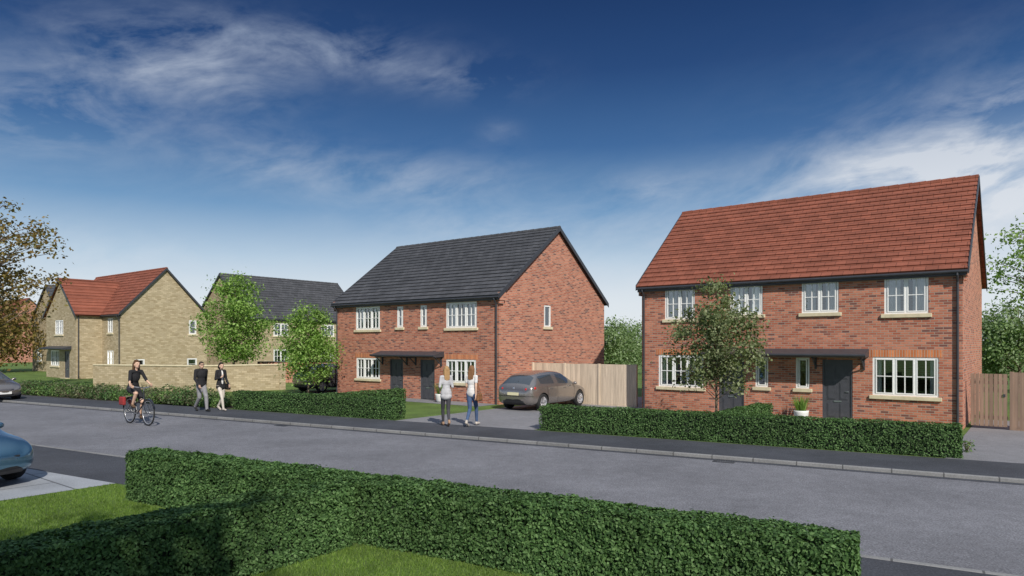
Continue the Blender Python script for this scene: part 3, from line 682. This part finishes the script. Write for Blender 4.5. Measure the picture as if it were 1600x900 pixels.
# ---------------------------------------------------------------- cars
M['cglass']=plain('car_glass',(.05,.06,.07),.04,var=0,coat=1,spec=1); M['tyre']=plain('tyre_rubber',(.02,.02,.021),.85)
M['rim']=plain('alloy',(.65,.65,.67),.3,.8); M['black']=plain('black_plastic',(.02,.02,.022),.5)
M['red']=plain('red_lens',(.55,.015,.01),.15,coat=1); M['clear']=plain('clear_lens',(.7,.72,.75),.1,.3,coat=1); M['plate']=plain('number_plate',(.75,.7,.45),.4,var=.02); M['platew']=plain('white_number_plate',(.8,.8,.78),.4,var=.02)
def car_meshes():
    st=[(0.0,.50,.44,.62,.68,.40),(.03,.68,.33,.76,.82,.54),(.09,.79,.26,.88,.93,.64),(.16,.845,.22,.95,1.02,.66),(.34,.875,.2,.97,1.23,.60),(.55,.89,.2,.975,1.37,.56),
        (.68,.895,.2,.972,1.41,.56),(.98,.90,.2,.962,1.455,.56),(1.72,.905,.2,.935,1.50,.57),(1.82,.905,.2,.932,1.50,.57),(2.35,.905,.2,.92,1.465,.57),(2.62,.90,.2,.91,1.37,.585),
        (3.0,.89,.2,.895,1.15,.65),(3.25,.885,.2,.88,1.0,.71),(3.38,.88,.2,.865,.945,.69),(3.75,.85,.2,.80,.875,.64),(4.03,.77,.22,.69,.76,.54),(4.16,.64,.28,.60,.64,.42),(4.22,.45,.36,.52,.54,.3)]
    rings=[]
    for x,w,zb,bl,zr,wr in st:
        half=[(0,zb),(w*.8,zb),(w*.97,zb+.1),(w,min(.55,(zb+bl)/2)),(w*.985,bl-.07),(w*.94,bl),(wr+.02,zr-.05),(wr*.75,zr-.005),(0,zr+.015)]
        ring=[(x-2.1,y,z) for y,z in half]+[(x-2.1,-y,z) for y,z in half[-2:0:-1]]
        rings.append(ring)
    n=len(rings[0]); vs=[p for r in rings for p in r]; fs=[];mi=[]
    for i in range(len(st)-1):
        for j in range(n):
            fs.append((i*n+j,i*n+(j+1)%n,(i+1)*n+(j+1)%n,(i+1)*n+j))
            m=0; jj=j if j<8 else n-1-j
            if jj==5 and 6<=i<=11 and i not in (8,): m=2
            if jj in (6,7) and i in (3,4): m=3
            if jj in (6,7) and i in (10,11,12): m=1
            if jj in (0,): m=4
            mi.append(m)
    fs.append(tuple(range(n))[::-1]); mi.append(0); fs.append(tuple(range((len(st)-1)*n,len(st)*n))); mi.append(0)
    me=bpy.data.meshes.new('car'); me.from_pydata(vs,[],fs); me.polygons.foreach_set('material_index',mi)
    bm=bmesh.new(); bm.from_mesh(me); bmesh.ops.recalc_face_normals(bm,faces=bm.faces); bm.to_mesh(me); bm.free()
    tm=[bpy.data.materials.new('t%d'%i) for i in range(5)]
    for t in tm: me.materials.append(t)
    o=bpy.data.objects.new('tmpcar',me); C.objects.link(o)
    s=o.modifiers.new('s','SUBSURF'); s.levels=2; s.render_levels=2
    cuts=[]
    for x in (-1.3,1.32):
        for sy in (1,-1):
            mb=MB().lathe([(.365,.62*sy),(.375,1.2*sy)],32,(x,0,.325),'y'); cm=mb.mesh('cut')
            for t in tm: cm.materials.append(t)
            cm.polygons.foreach_set('material_index',[4]*len(cm.polygons))
            co=bpy.data.objects.new('cut',cm); C.objects.link(co); cuts.append(co)
            b=o.modifiers.new('b','BOOLEAN'); b.operation='DIFFERENCE'; b.solver='EXACT'; b.object=co
    bpy.context.view_layer.update(); dg=bpy.context.evaluated_depsgraph_get()
    full=bpy.data.meshes.new_from_object(o.evaluated_get(dg)); bpy.data.objects.remove(o)
    for c_ in cuts: bpy.data.objects.remove(c_)
    out={}
    for k,nm in ((0,'body'),(1,'windscreen'),(2,'side_window'),(3,'rear_window'),(4,'underbody')):
        bm=bmesh.new(); bm.from_mesh(full); dl=[f for f in bm.faces if f.material_index!=k]; bmesh.ops.delete(bm,geom=dl,context='FACES')
        if k==2:
            for sgn,nn in ((1,'a'),(-1,'b')):
                b2=bm.copy(); bmesh.ops.delete(b2,geom=[f for f in b2.faces if f.calc_center_median().y*sgn<0],context='FACES')
                m2=bpy.data.meshes.new(nm); b2.to_mesh(m2); b2.free(); m2.polygons.foreach_set('use_smooth',[True]*len(m2.polygons)); m2.polygons.foreach_set('material_index',[0]*len(m2.polygons)); out[nm+nn]=m2
        else:
            m2=bpy.data.meshes.new(nm); bm.to_mesh(m2); m2.polygons.foreach_set('use_smooth',[True]*len(m2.polygons)); m2.polygons.foreach_set('material_index',[0]*len(m2.polygons)); out[nm]=m2
        bm.free()
    return out
CM=car_meshes()
def car(P,z,heading,pc,label,sc=1.0,plate=True):
    root=empty('parked_car',(P[0],P[1],z),math.atan2(heading[1],heading[0]),sc); pm=paint('car_paint',pc); pm2=paint('mirror_paint',pc,False)
    for k,me in CM.items():
        m2=me.copy(); m2.materials.clear(); m2.materials.append(pm if k=='body' else M['black'] if k=='underbody' else M['cglass'])
        nm='side_window' if k.startswith('side') else k
        o=bpy.data.objects.new(nm,m2); C.objects.link(o); o.parent=root
    for x in (-1.3,1.32):
        for sy in (1,-1):
            t=MB().lathe([(.2,sy*-.09),(.3,sy*-.1),(.325,sy*-.07),(.325,sy*.07),(.3,sy*.095),(.225,sy*.1),(.21,sy*.06),(.2,sy*-.09)],32,(0,0,0),'y').build('wheel',M['tyre'],root,smooth=True)
            t.location=(x,sy*.79,.325)
            mb=MB().lathe([(.0,sy*.03),(.2,sy*.025),(.222,sy*.085),(.212,sy*.09),(.19,sy*.04)],32,(0,0,0),'y')
            for k in range(5):
                a=k*2*math.pi/5+.3
                for e in (-.12,.12):
                    mb.tube((.03*math.cos(a),sy*.075,.03*math.sin(a)),(.215*math.cos(a+e),sy*.075,.215*math.sin(a+e)),.022,.018,6)
            mb.tube((0,sy*.04,0),(0,sy*.095,0),.05,.04,12); mb.build('rim',M['rim'],t)
    for sy in (1,-1):
        blob('headlight',MB().cap((1.72,sy*.60,.62),(1.42,sy*.76,.76),.075,.05),.02,M['clear'],root,2)
        blob('tail_light',MB().cap((-1.975,sy*.56,.82),(-1.80,sy*.82,.88),.085,.06).cap((-1.99,sy*.5,.8),(-1.83,sy*.79,.82),.06,.055),.02,M['red'],root,2)
        blob('door_mirror',MB().ell((.78,sy*.97,.98),(.07,.1,.065)).cap((.8,sy*.86,.94),(.8,sy*.95,.95),.025),.02,pm2,root,2)
        for x in (-.85,.1): MB().cap((x,sy*.905,.83),(x+.16,sy*.907,.835),.014).build('door_handle',pm2,root,smooth=True)
    if plate:
        MB().box(-2.112,-2.08,-.26,.26,.60,.71).build('number_plate',M['plate'],root)
        MB().box(2.08,2.115,-.26,.26,.36,.47).build('number_plate',M['platew'],root)
    MB().box(-2.08,-2.0,-.5,.5,.3,.42).build('rear_bumper_insert',M['black'],root,bevel=.03)
    MB().box(1.95,2.1,-.36,.36,.5,.57).build('grille',M['black'],root,bevel=.02)
    MB().box(1.97,2.08,-.42,.42,.25,.33).build('air_intake',M['black'],root,bevel=.02)
    MB().lathe([(.0,0),(.045,0),(.045,.012),(.0,.012)],16).build('badge',M['rim'],root).matrix_local=Matrix.Translation((-2.04,0,.86))@Matrix.Rotation(-math.pi/2+.15,4,'Y')
    MB().tube((-1.86,-.1,1.12),(-1.66,.35,1.22),.012,.008,6).build('rear_wiper',M['black'],root)
    return tag(root,label,'car')
cr=np.array([-.68,26.7])+U*.9+V*2.1
car(cr,0,V,(.36,.325,.30),'silver bronze hatchback seen from behind on the driveway beside the middle brick house')
car(np.array([-9.9,37.6]),0,V,(.20,.20,.215),'grey hatchback parked left of the middle brick house behind the hedge')
hd=RD; car(gp(8,Y=31)-2.1*hd,ZR,hd,(.30,.27,.25),'grey brown car nosing in from the left edge beneath the brown tree')
hd=np.array([.96,-.27]); car(np.array([-8.95,11.95])-2.1*hd,0,hd,(.10,.22,.31),'teal blue car nosing in at the left edge on the concrete driveway',plate=False)

# ---------------------------------------------------------------- people
M['skin']=plain('skin',(.62,.40,.29),.55,var=.06); M['eye']=plain('eye_dark',(.02,.015,.01),.2)
def cloth(name,c): return plain(name,c,.9,var=.18,scale=9)
def person(P,z,heading,sc,pose,label,outfit,hair='short',hairc=(.03,.02,.015),glasses=False,fem=1.0):
    root=empty('person',(P[0],P[1],z),math.atan2(heading[1],heading[0]),sc)
    g=pose; v=lambda k:Vector(g[k])
    pel,che,nck,hd=v('pelvis'),v('chest'),v('neck'),v('head')
    wai=pel.lerp(che,.45); f=fem
    def torso(mb,e,low=True):
        if low: mb.ell(pel,(.10+e,.15+e,.12+e))
        mb.ell(wai,(.088*f+e,.122*f+e,.15+e)); mb.ell(che,(.103*f+e,.145*f+e,.16+e))
        mb.ell(pel.lerp(wai,.5),(.092+e,.13+e,.12))
        mb.cap(v('shL').lerp(v('shR'),.12),v('shR').lerp(v('shL'),.12),.05*f+e,n=10)
    def arm(mb,s,e,full=True,hand=False):
        a,b,c_=v('sh'+s),v('el'+s),v('wr'+s)
        mb.cap(a,b,.048*f+e,.038*f+e)
        if full: mb.cap(b,c_,.036*f+e,.027*f+e)
        if hand:
            d=(c_-b).normalized(); d=g.get('hand'+s,d); d=Vector(d).normalized()
            side=Vector((1,0,0)) if abs(d.x)<.8 else Vector((0,0,1)); side=(side-d*side.dot(d)).normalized(); pn=d.cross(side)
            sg=1 if s=='L' else -1
            for o in (-.022,0,.022): mb.cap(c_+d*.015+side*o,c_+d*.075+side*o*1.2,.018,.016,8)
            cu=pn*sg
            for o,l in ((.036,.066),(.012,.078),(-.012,.072),(-.034,.056)):
                q=c_+d*.08+side*o; m_=q+d*l*.55+cu*.008; mb.cap(q,m_,.0105,.0095,6); mb.cap(m_,m_+d*l*.4+cu*l*.4,.0095,.008,6)
            q=c_+d*.03+side*.035; mb.cap(q,q+side*.03+d*.03,.013,.011,6); mb.cap(q+side*.03+d*.03,q+side*.034+d*.06+cu*.01,.011,.009,6)
    def leg(mb,s,e):
        a,b,c_=v('hip'+s),v('kn'+s),v('an'+s)
        mb.cap(a,b,.084+e,.053+e)
        mb.cap(b,b.lerp(c_,.35),.051+e,.05+e); mb.cap(b.lerp(c_,.35),c_,.05+e,.034+e)
    def foot(mb,s,e):
        c_=v('an'+s); t=v('toe'+s); d=(t-c_); d2=Vector((d.x,d.y,0)).normalized() if Vector((d.x,d.y,0)).length>.02 else Vector((1,0,0))
        mb.cap(c_+Vector((0,0,-.02))-d2*.03,t,.034+e,.028+e)
        mb.cap(c_+Vector((0,0,.02)),c_-d2*.02+Vector((0,0,-.03)),.034+e)
    b=MB(); torso(b,0)
    b.cap(nck-Vector((0,0,.05)),hd-Vector((.0,0,.06)),.052*f,.046*f)
    b.ell(hd,(.092,.073,.112)); b.ell(hd+Vector((.03,0,-.065)),(.06,.052,.05)); b.cap(hd+Vector((.088,0,.012)),hd+Vector((.108,0,-.022)),.009,.014,8)
    for s in (1,-1): b.ell(hd+Vector((-.002,s*.075,-.01)),(.018,.01,.03))
    b.cap(hd+Vector((.088,-.02,-.06)),hd+Vector((.088,.02,-.06)),.009,n=6)
    for s in 'LR': arm(b,s,0,True,True); leg(b,s,0); foot(b,s,0)
    blob('body',b,.0085,M['skin'],root,3)
    for s in (1,-1): MB().ell(hd+Vector((.086,s*.03,.012)),(.008,.013,.008)).build('eye',M['eye'],root,smooth=True)
    MB().ell(hd+Vector((.094,0,-.06)),(.006,.022,.006)).build('mouth',plain('lips',(.35,.12,.1),.5),root,smooth=True)
    if glasses:
        gb=MB()
        for s in (1,-1): gb.ell(hd+Vector((.095,s*.032,.014)),(.01,.026,.018)); gb.tube(hd+Vector((.09,s*.055,.02)),hd+Vector((0,s*.078,.02)),.004)
        gb.tube(hd+Vector((.1,-.01,.018)),hd+Vector((.1,.01,.018)),.004); gb.build('sunglasses',M['black'],root)
    hm=cloth('hair',hairc); hb=MB()
    hb.ell(hd+Vector((-.022,0,.028)),(.092,.083,.102)); hb.ell(hd+Vector((.03,0,.075)),(.055,.06,.04))
    if hair in('long','bob'):
        lo=.30 if hair=='long' else .13
        for y in (-.055,-.02,.015,.05): hb.cap(hd+Vector((-.06,y,.0)),hd+Vector((-.105,y*1.15,-lo+abs(y)*.8)),.04,.02)
        for s in (1,-1): hb.cap(hd+Vector((-.015,s*.07,.02)),hd+Vector((-.05,s*.085,-lo*.75)),.028,.016)
    blob('hair',hb,.011,hm,root,3)
    o=outfit
    q=MB(); e=o.get('te',.014); torso(q,e)
    for s in 'LR':
        if o['sleeve']=='long': arm(q,s,e*.7)
        elif o['sleeve']=='short': q.cap(v('sh'+s),v('sh'+s).lerp(v('el'+s),.55),.048*f+e,.048*f+e)
        elif o['sleeve']=='elbow': arm(q,s,e*.7,False)
    if o.get('hem'): q.ell(pel-Vector((0,0,o['hem'])),(.11+e,.16+e,.12))
    q.cap(nck-Vector((0,0,.03)),nck,.055*f+e*.5)
    blob(o['topname'],q,.013,cloth(o['topname'],o['top']),root,3)
    q=MB()
    if o['bottom']=='trousers':
        q.ell(pel,(.108,.157,.11))
        for s in 'LR': leg(q,s,o.get('le',.014))
        blob('trousers',q,.012,cloth('trousers',o['bc']),root,3)
    else:
        q.ell(pel,(.12,.165,.13))
        for s in 'LR':
            a,b_=v('hip'+s),v('kn'+s); q.cap(a,a.lerp(b_,.72),.105,.085)
        q.cap(v('hipL').lerp(v('knL'),.4),v('hipR').lerp(v('knR'),.4),.09)
        blob('skirt',q,.013,cloth('skirt',o['bc']),root,3)
    for s in 'LR':
        q=MB(); foot(q,s,.008)
        blob('shoe',q,.012,cloth('shoe',o['shoe']),root,3)
    if o.get('inner'):
        q=MB(); q.ell(che+Vector((.026,0,-.02)),(.105,.055,.2)); q.ell(wai+Vector((.036,0,-.06)),(.09,.055,.18)); blob('shirt',q,.013,cloth('shirt',o['inner']),root,3)
    return tag(root,label,'person')
def walk(fwd=.26,arm=.12,lean=0,side=1,sw=.165,aw=1.25):
    s=side; d={'pelvis':(0,0,.94),'chest':(.01+lean,0,1.27),'neck':(.01+lean*1.3,0,1.45),'head':(.03+lean*1.5,0,1.60)}
    F_,B_=('L','R') if s>0 else ('R','L')
    yF=.08 if s>0 else -.08
    d.update({'hip'+F_:(0,yF,.9),'kn'+F_:(.19*fwd/.26,yF*.8,.5),'an'+F_:(fwd,yF*.55,.085),'toe'+F_:(fwd+.16,yF*.65,.05)})
    d.update({'hip'+B_:(0,-yF,.9),'kn'+B_:(.02,-yF*.8,.48),'an'+B_:(-fwd,-yF*.55,.15),'toe'+B_:(-fwd+.13,-yF*.6,.035)})
    ys=sw if s>0 else -sw
    d.update({'sh'+F_:(lean,ys,1.405),'el'+F_:(-.07-arm*.4,ys*aw,1.13),'wr'+F_:(-.05-arm,ys*(aw+.05),.89)})
    d.update({'sh'+B_:(lean,-ys,1.405),'el'+B_:(.0+arm*.3,-ys*aw,1.13),'wr'+B_:(.14+arm,-ys*(aw-.05),.92)})
    return d
hd=unit(np.array([[.80,-.60]]))[0]
pm_=walk(.30,.1,side=1,sw=.185)
person(gp(314,642.5),0,hd,1.10,pm_,'man in black jumper and grey trousers walking left of the woman in black',dict(topname='jumper',top=(.015,.015,.018),te=.024,sleeve='long',bottom='trousers',bc=(.24,.24,.255),le=.018,shoe=(.015,.015,.015)),'short',(.05,.035,.025),True)
pw=walk(.24,.06,side=-1,sw=.15)
pw['elR']=(.0,-.2,1.13); pw['wrR']=(.17,-.12,1.18); pw['handR']=(.3,.6,.5)
person(gp(345,641.5),0,hd,1.08,pw,'woman in open black coat and pale trousers walking beside the man',dict(topname='coat',top=(.015,.015,.018),te=.02,sleeve='long',hem=.1,bottom='trousers',bc=(.6,.55,.48),le=.004,shoe=(.5,.45,.4),inner=(.7,.68,.65)),'bob',(.02,.013,.01),fem=.88)
def handbag(P,z,heading,c_,label,strap):
    root=empty('handbag',(P[0],P[1],z),math.atan2(heading[1],heading[0]))
    blob('bag',MB().cap((-.11,0,0),(.11,0,0),.05).cap((-.13,0,-.14),(.13,0,-.14),.055).cap((0,0,0),(0,0,-.14),.058).cap((-.1,0,0),(-.12,0,-.14),.05).cap((.1,0,0),(.12,0,-.14),.05),.012,cloth('bag_leather',c_),root,3)
    MB().path([(-.1,0,.02)]+strap+[(.1,0,.02)],.011,6).build('strap',cloth('bag_strap',c_),root)
    tag(root,label,'handbag')
pp=gp(345,641.5); sd=np.array([-hd[1],hd[0]])
handbag(pp+sd*.27,.98,hd,(.015,.012,.012),'black shoulder bag at the side of the woman in the black coat',[(-.04,-.05,.3),(0,-.1,.53),(.04,-.05,.3)])
hw_=unit(np.array([[-.30,.95]]))[0]
wa=walk(.2,.05,side=1,sw=.14,aw=1.15); wb=walk(.26,.06,side=-1,sw=.14,aw=1.2)
wa['elL']=(-.06,.19,1.14); wa['wrL']=(.12,.16,1.02); wa['elR']=(-.03,-.18,1.13); wa['wrR']=(.1,-.17,.93)
wa['head']=(.03,-.012,1.60); wb['head']=(.035,.012,1.60)
person(gp(697,666),0,hw_,1.09,wa,'woman in pale grey top and dark leggings seen from behind, left of the pair',dict(topname='top',top=(.46,.46,.48),te=.016,sleeve='elbow',hem=.08,bottom='trousers',bc=(.05,.05,.06),le=.002,shoe=(.35,.22,.14)),'long',(.36,.22,.10),fem=.86)
hw2=unit(np.array([[.34,.94]]))[0]
person(gp(737,666),0,hw2,1.10,wb,'woman in white top and blue jeans seen from behind, carrying a brown bag',dict(topname='top',top=(.66,.65,.64),te=.010,sleeve='short',hem=.0,bottom='trousers',bc=(.06,.105,.21),le=.004,shoe=(.5,.45,.4)),'long',(.20,.10,.045),fem=.86)
pp=gp(737,666); sd=np.array([hw2[1],-hw2[0]])
handbag(pp+sd*.26,.98,hw2,(.2,.09,.035),'brown shoulder bag at the right side of the woman in jeans',[(-.04,.05,.3),(0,.1,.55),(.04,.05,.3)])

bh=np.array([.80,-.60]); bsc=1.2
bp_=gp(231,Y=22.0)-bh*1.05*bsc
bk=empty('bicycle',(bp_[0],bp_[1],ZR),math.atan2(bh[1],bh[0]),bsc); tag(bk,'black bicycle with red rear bags ridden along the road','bicycle')
M['bframe']=plain('bike_paint',(.015,.015,.018),.3,.3,coat=1)
def torus(R_,r_,n=36,k_=8):
    vs=[];fs=[]
    for i in range(n):
        a=2*math.pi*i/n
        for k in range(k_):
            q=2*math.pi*k/k_; rr=R_+r_*math.cos(q); vs.append((rr*math.cos(a),r_*math.sin(q),rr*math.sin(a)))
    for i in range(n):
        for k in range(k_): fs.append((i*k_+k,i*k_+(k+1)%k_,((i+1)%n)*k_+(k+1)%k_,((i+1)%n)*k_+k))
    return MB().add(vs,fs)
for x in (0,1.06):
    wo=torus(.335,.02).build('wheel',M['tyre'],bk,smooth=True); wo.location=(x,0,.355)
    torus(.308,.011,36,6).build('rim',M['rim'],wo,smooth=True)
    sp=MB()
    for i in range(18):
        a=2*math.pi*i/18; sp.tube((.02*math.cos(a+.5),.02*(-1)**i,.02*math.sin(a+.5)),(.305*math.cos(a),0,.305*math.sin(a)),.002,n=4)
    sp.tube((0,-.04,0),(0,.04,0),.02); sp.build('spokes',M['metal'],wo)
    fp=[(.37*math.cos(a)+x,0,.355+.37*math.sin(a)) for a in np.linspace(.3 if x else .1,2.6 if x else 3.0,12)]
    fm=MB()
    for i in range(11):
        p,q=fp[i],fp[i+1]; fm.add([(p[0],-.025,p[2]),(p[0],.025,p[2]),(q[0],.025,q[2]),(q[0],-.025,q[2])],[(0,1,2,3)])
    fm.build('mudguard',M['bframe'],bk)
MB().tube((.44,0,.3),(.24,0,.82),.016).tube((.44,0,.3),(.86,0,.62),.019).tube((.32,0,.55),(.84,0,.74),.016).tube((.86,0,.58),(.81,0,.95),.019).tube((.44,.04,.3),(0,.06,.355),.01).tube((.44,-.04,.3),(0,-.06,.355),.01).tube((.27,.02,.72),(0,.06,.355),.009).tube((.27,-.02,.72),(0,-.06,.355),.009).build('frame',M['bframe'],bk)
MB().tube((.86,0,.6),(.9,.05,.55),.014).tube((.86,0,.6),(.9,-.05,.55),.014).tube((.9,.05,.55),(1.06,.055,.355),.012).tube((.9,-.05,.55),(1.06,-.055,.355),.012).build('fork',M['bframe'],bk)
MB().path([(.60,.28,1.03),(.70,.27,1.05),(.83,.14,1.03),(.82,0,1.0),(.83,-.14,1.03),(.70,-.27,1.05),(.60,-.28,1.03)],.013).tube((.82,0,.93),(.82,0,1.0),.015).build('handlebar',M['metal'],bk)
blob('saddle',MB().cap((.1,.05,.88),(.34,0,.885),.05,.025).cap((.1,-.05,.88),(.34,0,.885),.05,.025),.012,M['black'],bk,2)
MB().tube((.44,-.06,.3),(.44,.06,.3),.02).tube((.44,.06,.3),(.40,.08,.14),.01).tube((.44,-.06,.3),(.48,-.08,.46),.01).build('crank',M['metal'],bk)
MB().box(.35,.45,.09,.18,.125,.145).build('pedal',M['black'],bk); MB().box(.43,.53,-.18,-.09,.45,.47).build('pedal',M['black'],bk)
MB().tube((.05,.06,.73),(-.33,.06,.73),.007).tube((.05,-.06,.73),(-.33,-.06,.73),.007).tube((-.3,.06,.73),(0,.07,.36),.006).tube((-.3,-.06,.73),(0,-.07,.36),.006).box(-.33,.0,-.07,.07,.735,.74).build('rear_rack',M['bframe'],bk)
mred=cloth('red_pannier',(.3,.03,.03))
for s in (1,-1): MB().box(-.32,-.04,s*.075 if s>0 else -.16,.16 if s>0 else -.075,.5,.73).build('pannier',mred,bk,bevel=.03)
cy={'pelvis':(.2,0,1.0),'chest':(.31,0,1.31),'neck':(.37,0,1.49),'head':(.42,0,1.645),
 'shL':(.36,.145,1.44),'elL':(.49,.22,1.2),'wrL':(.62,.27,1.085),'handL':(.8,0,-.3),'shR':(.36,-.145,1.44),'elR':(.49,-.22,1.2),'wrR':(.62,-.27,1.085),'handR':(.8,0,-.3),
 'hipL':(.22,.08,.96),'knL':(.5,.11,.62),'anL':(.36,.125,.22),'toeL':(.48,.13,.17),'hipR':(.22,-.08,.96),'knR':(.64,-.12,.86),'anR':(.44,-.125,.545),'toeR':(.56,-.13,.495)}
person(bp_,ZR,bh,bsc,cy,'woman in black cardigan and dark skirt riding the bicycle along the road',dict(topname='cardigan',top=(.015,.015,.018),te=.015,sleeve='elbow',bottom='skirt',bc=(.02,.02,.024),shoe=(.12,.07,.04)),'long',(.09,.045,.02),fem=.86)

# ---------------------------------------------------------------- sky, sun, camera
EL=math.radians(37); th=math.radians(72)
S=Vector((math.cos(th)*math.cos(EL),-math.sin(th)*math.cos(EL),math.sin(EL)))
sd_=bpy.data.lights.new('sun','SUN'); sd_.energy=4.3; sd_.angle=math.radians(.6); sd_.color=(1,.94,.85)
so=bpy.data.objects.new('sun',sd_); C.objects.link(so); so.rotation_euler=S.to_track_quat('Z','Y').to_euler()
wd=bpy.data.worlds.new('World'); bpy.context.scene.world=wd; wd.use_nodes=True; nt=wd.node_tree; bgn=nt.nodes['Background']
sky=N(nt,'ShaderNodeTexSky',sky_type='NISHITA'); sky.sun_disc=False; sky.sun_elevation=EL; sky.sun_rotation=math.atan2(S.x,S.y); sky.air_density=1.2; sky.dust_density=.6
tc=N(nt,'ShaderNodeTexCoord').outputs['Generated']; sp=N(nt,'ShaderNodeSeparateXYZ'); L(nt,tc,sp.inputs[0])
el=math_(nt,'ARCSINE',sp.outputs[2]); azn=math_(nt,'ARCTAN2',sp.outputs[0],sp.outputs[1])
rp=ramp(nt,el,[(0,(.80,.84,.88)),(.06,(.70,.77,.84)),(.12,(.44,.58,.73)),(.19,(.155,.31,.53)),(.28,(.042,.13,.32)),(.38,(.013,.056,.185)),(.48,(.005,.030,.12)),(.62,(.06,.12,.25)),(.95,(.34,.42,.56))])
rp=mixc(nt,1,rp,(10,10,10),'MULTIPLY')
base=mixc(nt,.06,rp,sky.outputs[0])
def gauss(bl,k=-1.1):
    tot=None
    for a0,e0,ra,re,st in bl:
        q=math_(nt,'ADD',math_(nt,'POWER',math_(nt,'ABSOLUTE',math_(nt,'DIVIDE',math_(nt,'SUBTRACT',azn,a0),ra)),2),math_(nt,'POWER',math_(nt,'ABSOLUTE',math_(nt,'DIVIDE',math_(nt,'SUBTRACT',el,e0),re)),2))
        g_=math_(nt,'MULTIPLY',math_(nt,'EXPONENT',math_(nt,'MULTIPLY',q,k)),st); tot=g_ if tot is None else math_(nt,'ADD',tot,g_)
    return tot
tot=gauss([(-.62,.28,.13,.045,.55),(-.46,.355,.13,.05,1.0),(-.28,.395,.16,.03,.8),(-.08,.37,.10,.025,.5),(-.36,.255,.10,.04,.3),(-.17,.235,.18,.035,.5),(-.02,.30,.03,.018,.25),
 (.56,.21,.17,.055,1.5),(.66,.28,.10,.022,.7),(.2,.22,.10,.025,.35),(-.6,.10,.22,.04,.4),(-.02,.17,.2,.03,.35),(.32,.15,.2,.05,.3),(1.2,.3,.5,.1,.8),(-1.3,.25,.5,.1,.8),(2.6,.3,.8,.1,.8),(-2.6,.3,.6,.1,.8)])
haze=gauss([(.62,.15,.22,.09,.75),(.1,.09,.5,.05,.3)])
cv=N(nt,'ShaderNodeCombineXYZ'); L(nt,math_(nt,'MULTIPLY',azn,4.2),cv.inputs[0]); L(nt,math_(nt,'SUBTRACT',math_(nt,'MULTIPLY',el,10),math_(nt,'MULTIPLY',azn,1.6)),cv.inputs[1])
nz=noise(nt,cv.outputs[0],1.5,9,.6,.5); nz2=noise(nt,cv.outputs[0],5,6,.6,.3)
nn=math_(nt,'ADD',math_(nt,'MULTIPLY',nz,.75),math_(nt,'MULTIPLY',nz2,.25))
cl=ramp(nt,nn,[(.40,0.),(.68,1.)])
hz=math_(nt,'MULTIPLY',haze,ramp(nt,nn,[(.3,.55),(.6,1.)]))
cf=math_(nt,'ADD',math_(nt,'MULTIPLY',math_(nt,'MULTIPLY',cl,tot),.9),hz,True)
cc=ramp(nt,el,[(0,(.84,.86,.89)),(.2,(.70,.74,.80)),(.4,(.36,.43,.56)),(1,(.5,.55,.65))])
cc=mixc(nt,1,cc,(10,10,10),'MULTIPLY')
fin=mixc(nt,math_(nt,'MINIMUM',cf,.92),base,cc)
L(nt,fin,bgn.inputs[0]); bgn.inputs[1].default_value=.1
cd=bpy.data.cameras.new('camera'); cam=bpy.data.objects.new('camera',cd); C.objects.link(cam); cam.location=(0,0,CH); cam.rotation_euler=(math.radians(90),0,0)
cd.lens=24; cd.sensor_width=36; cd.shift_y=88/1600; cd.clip_end=5000; bpy.context.scene.camera=cam
sc=bpy.context.scene; sc.view_settings.view_transform='Standard'; sc.view_settings.look='None'; sc.view_settings.exposure=0
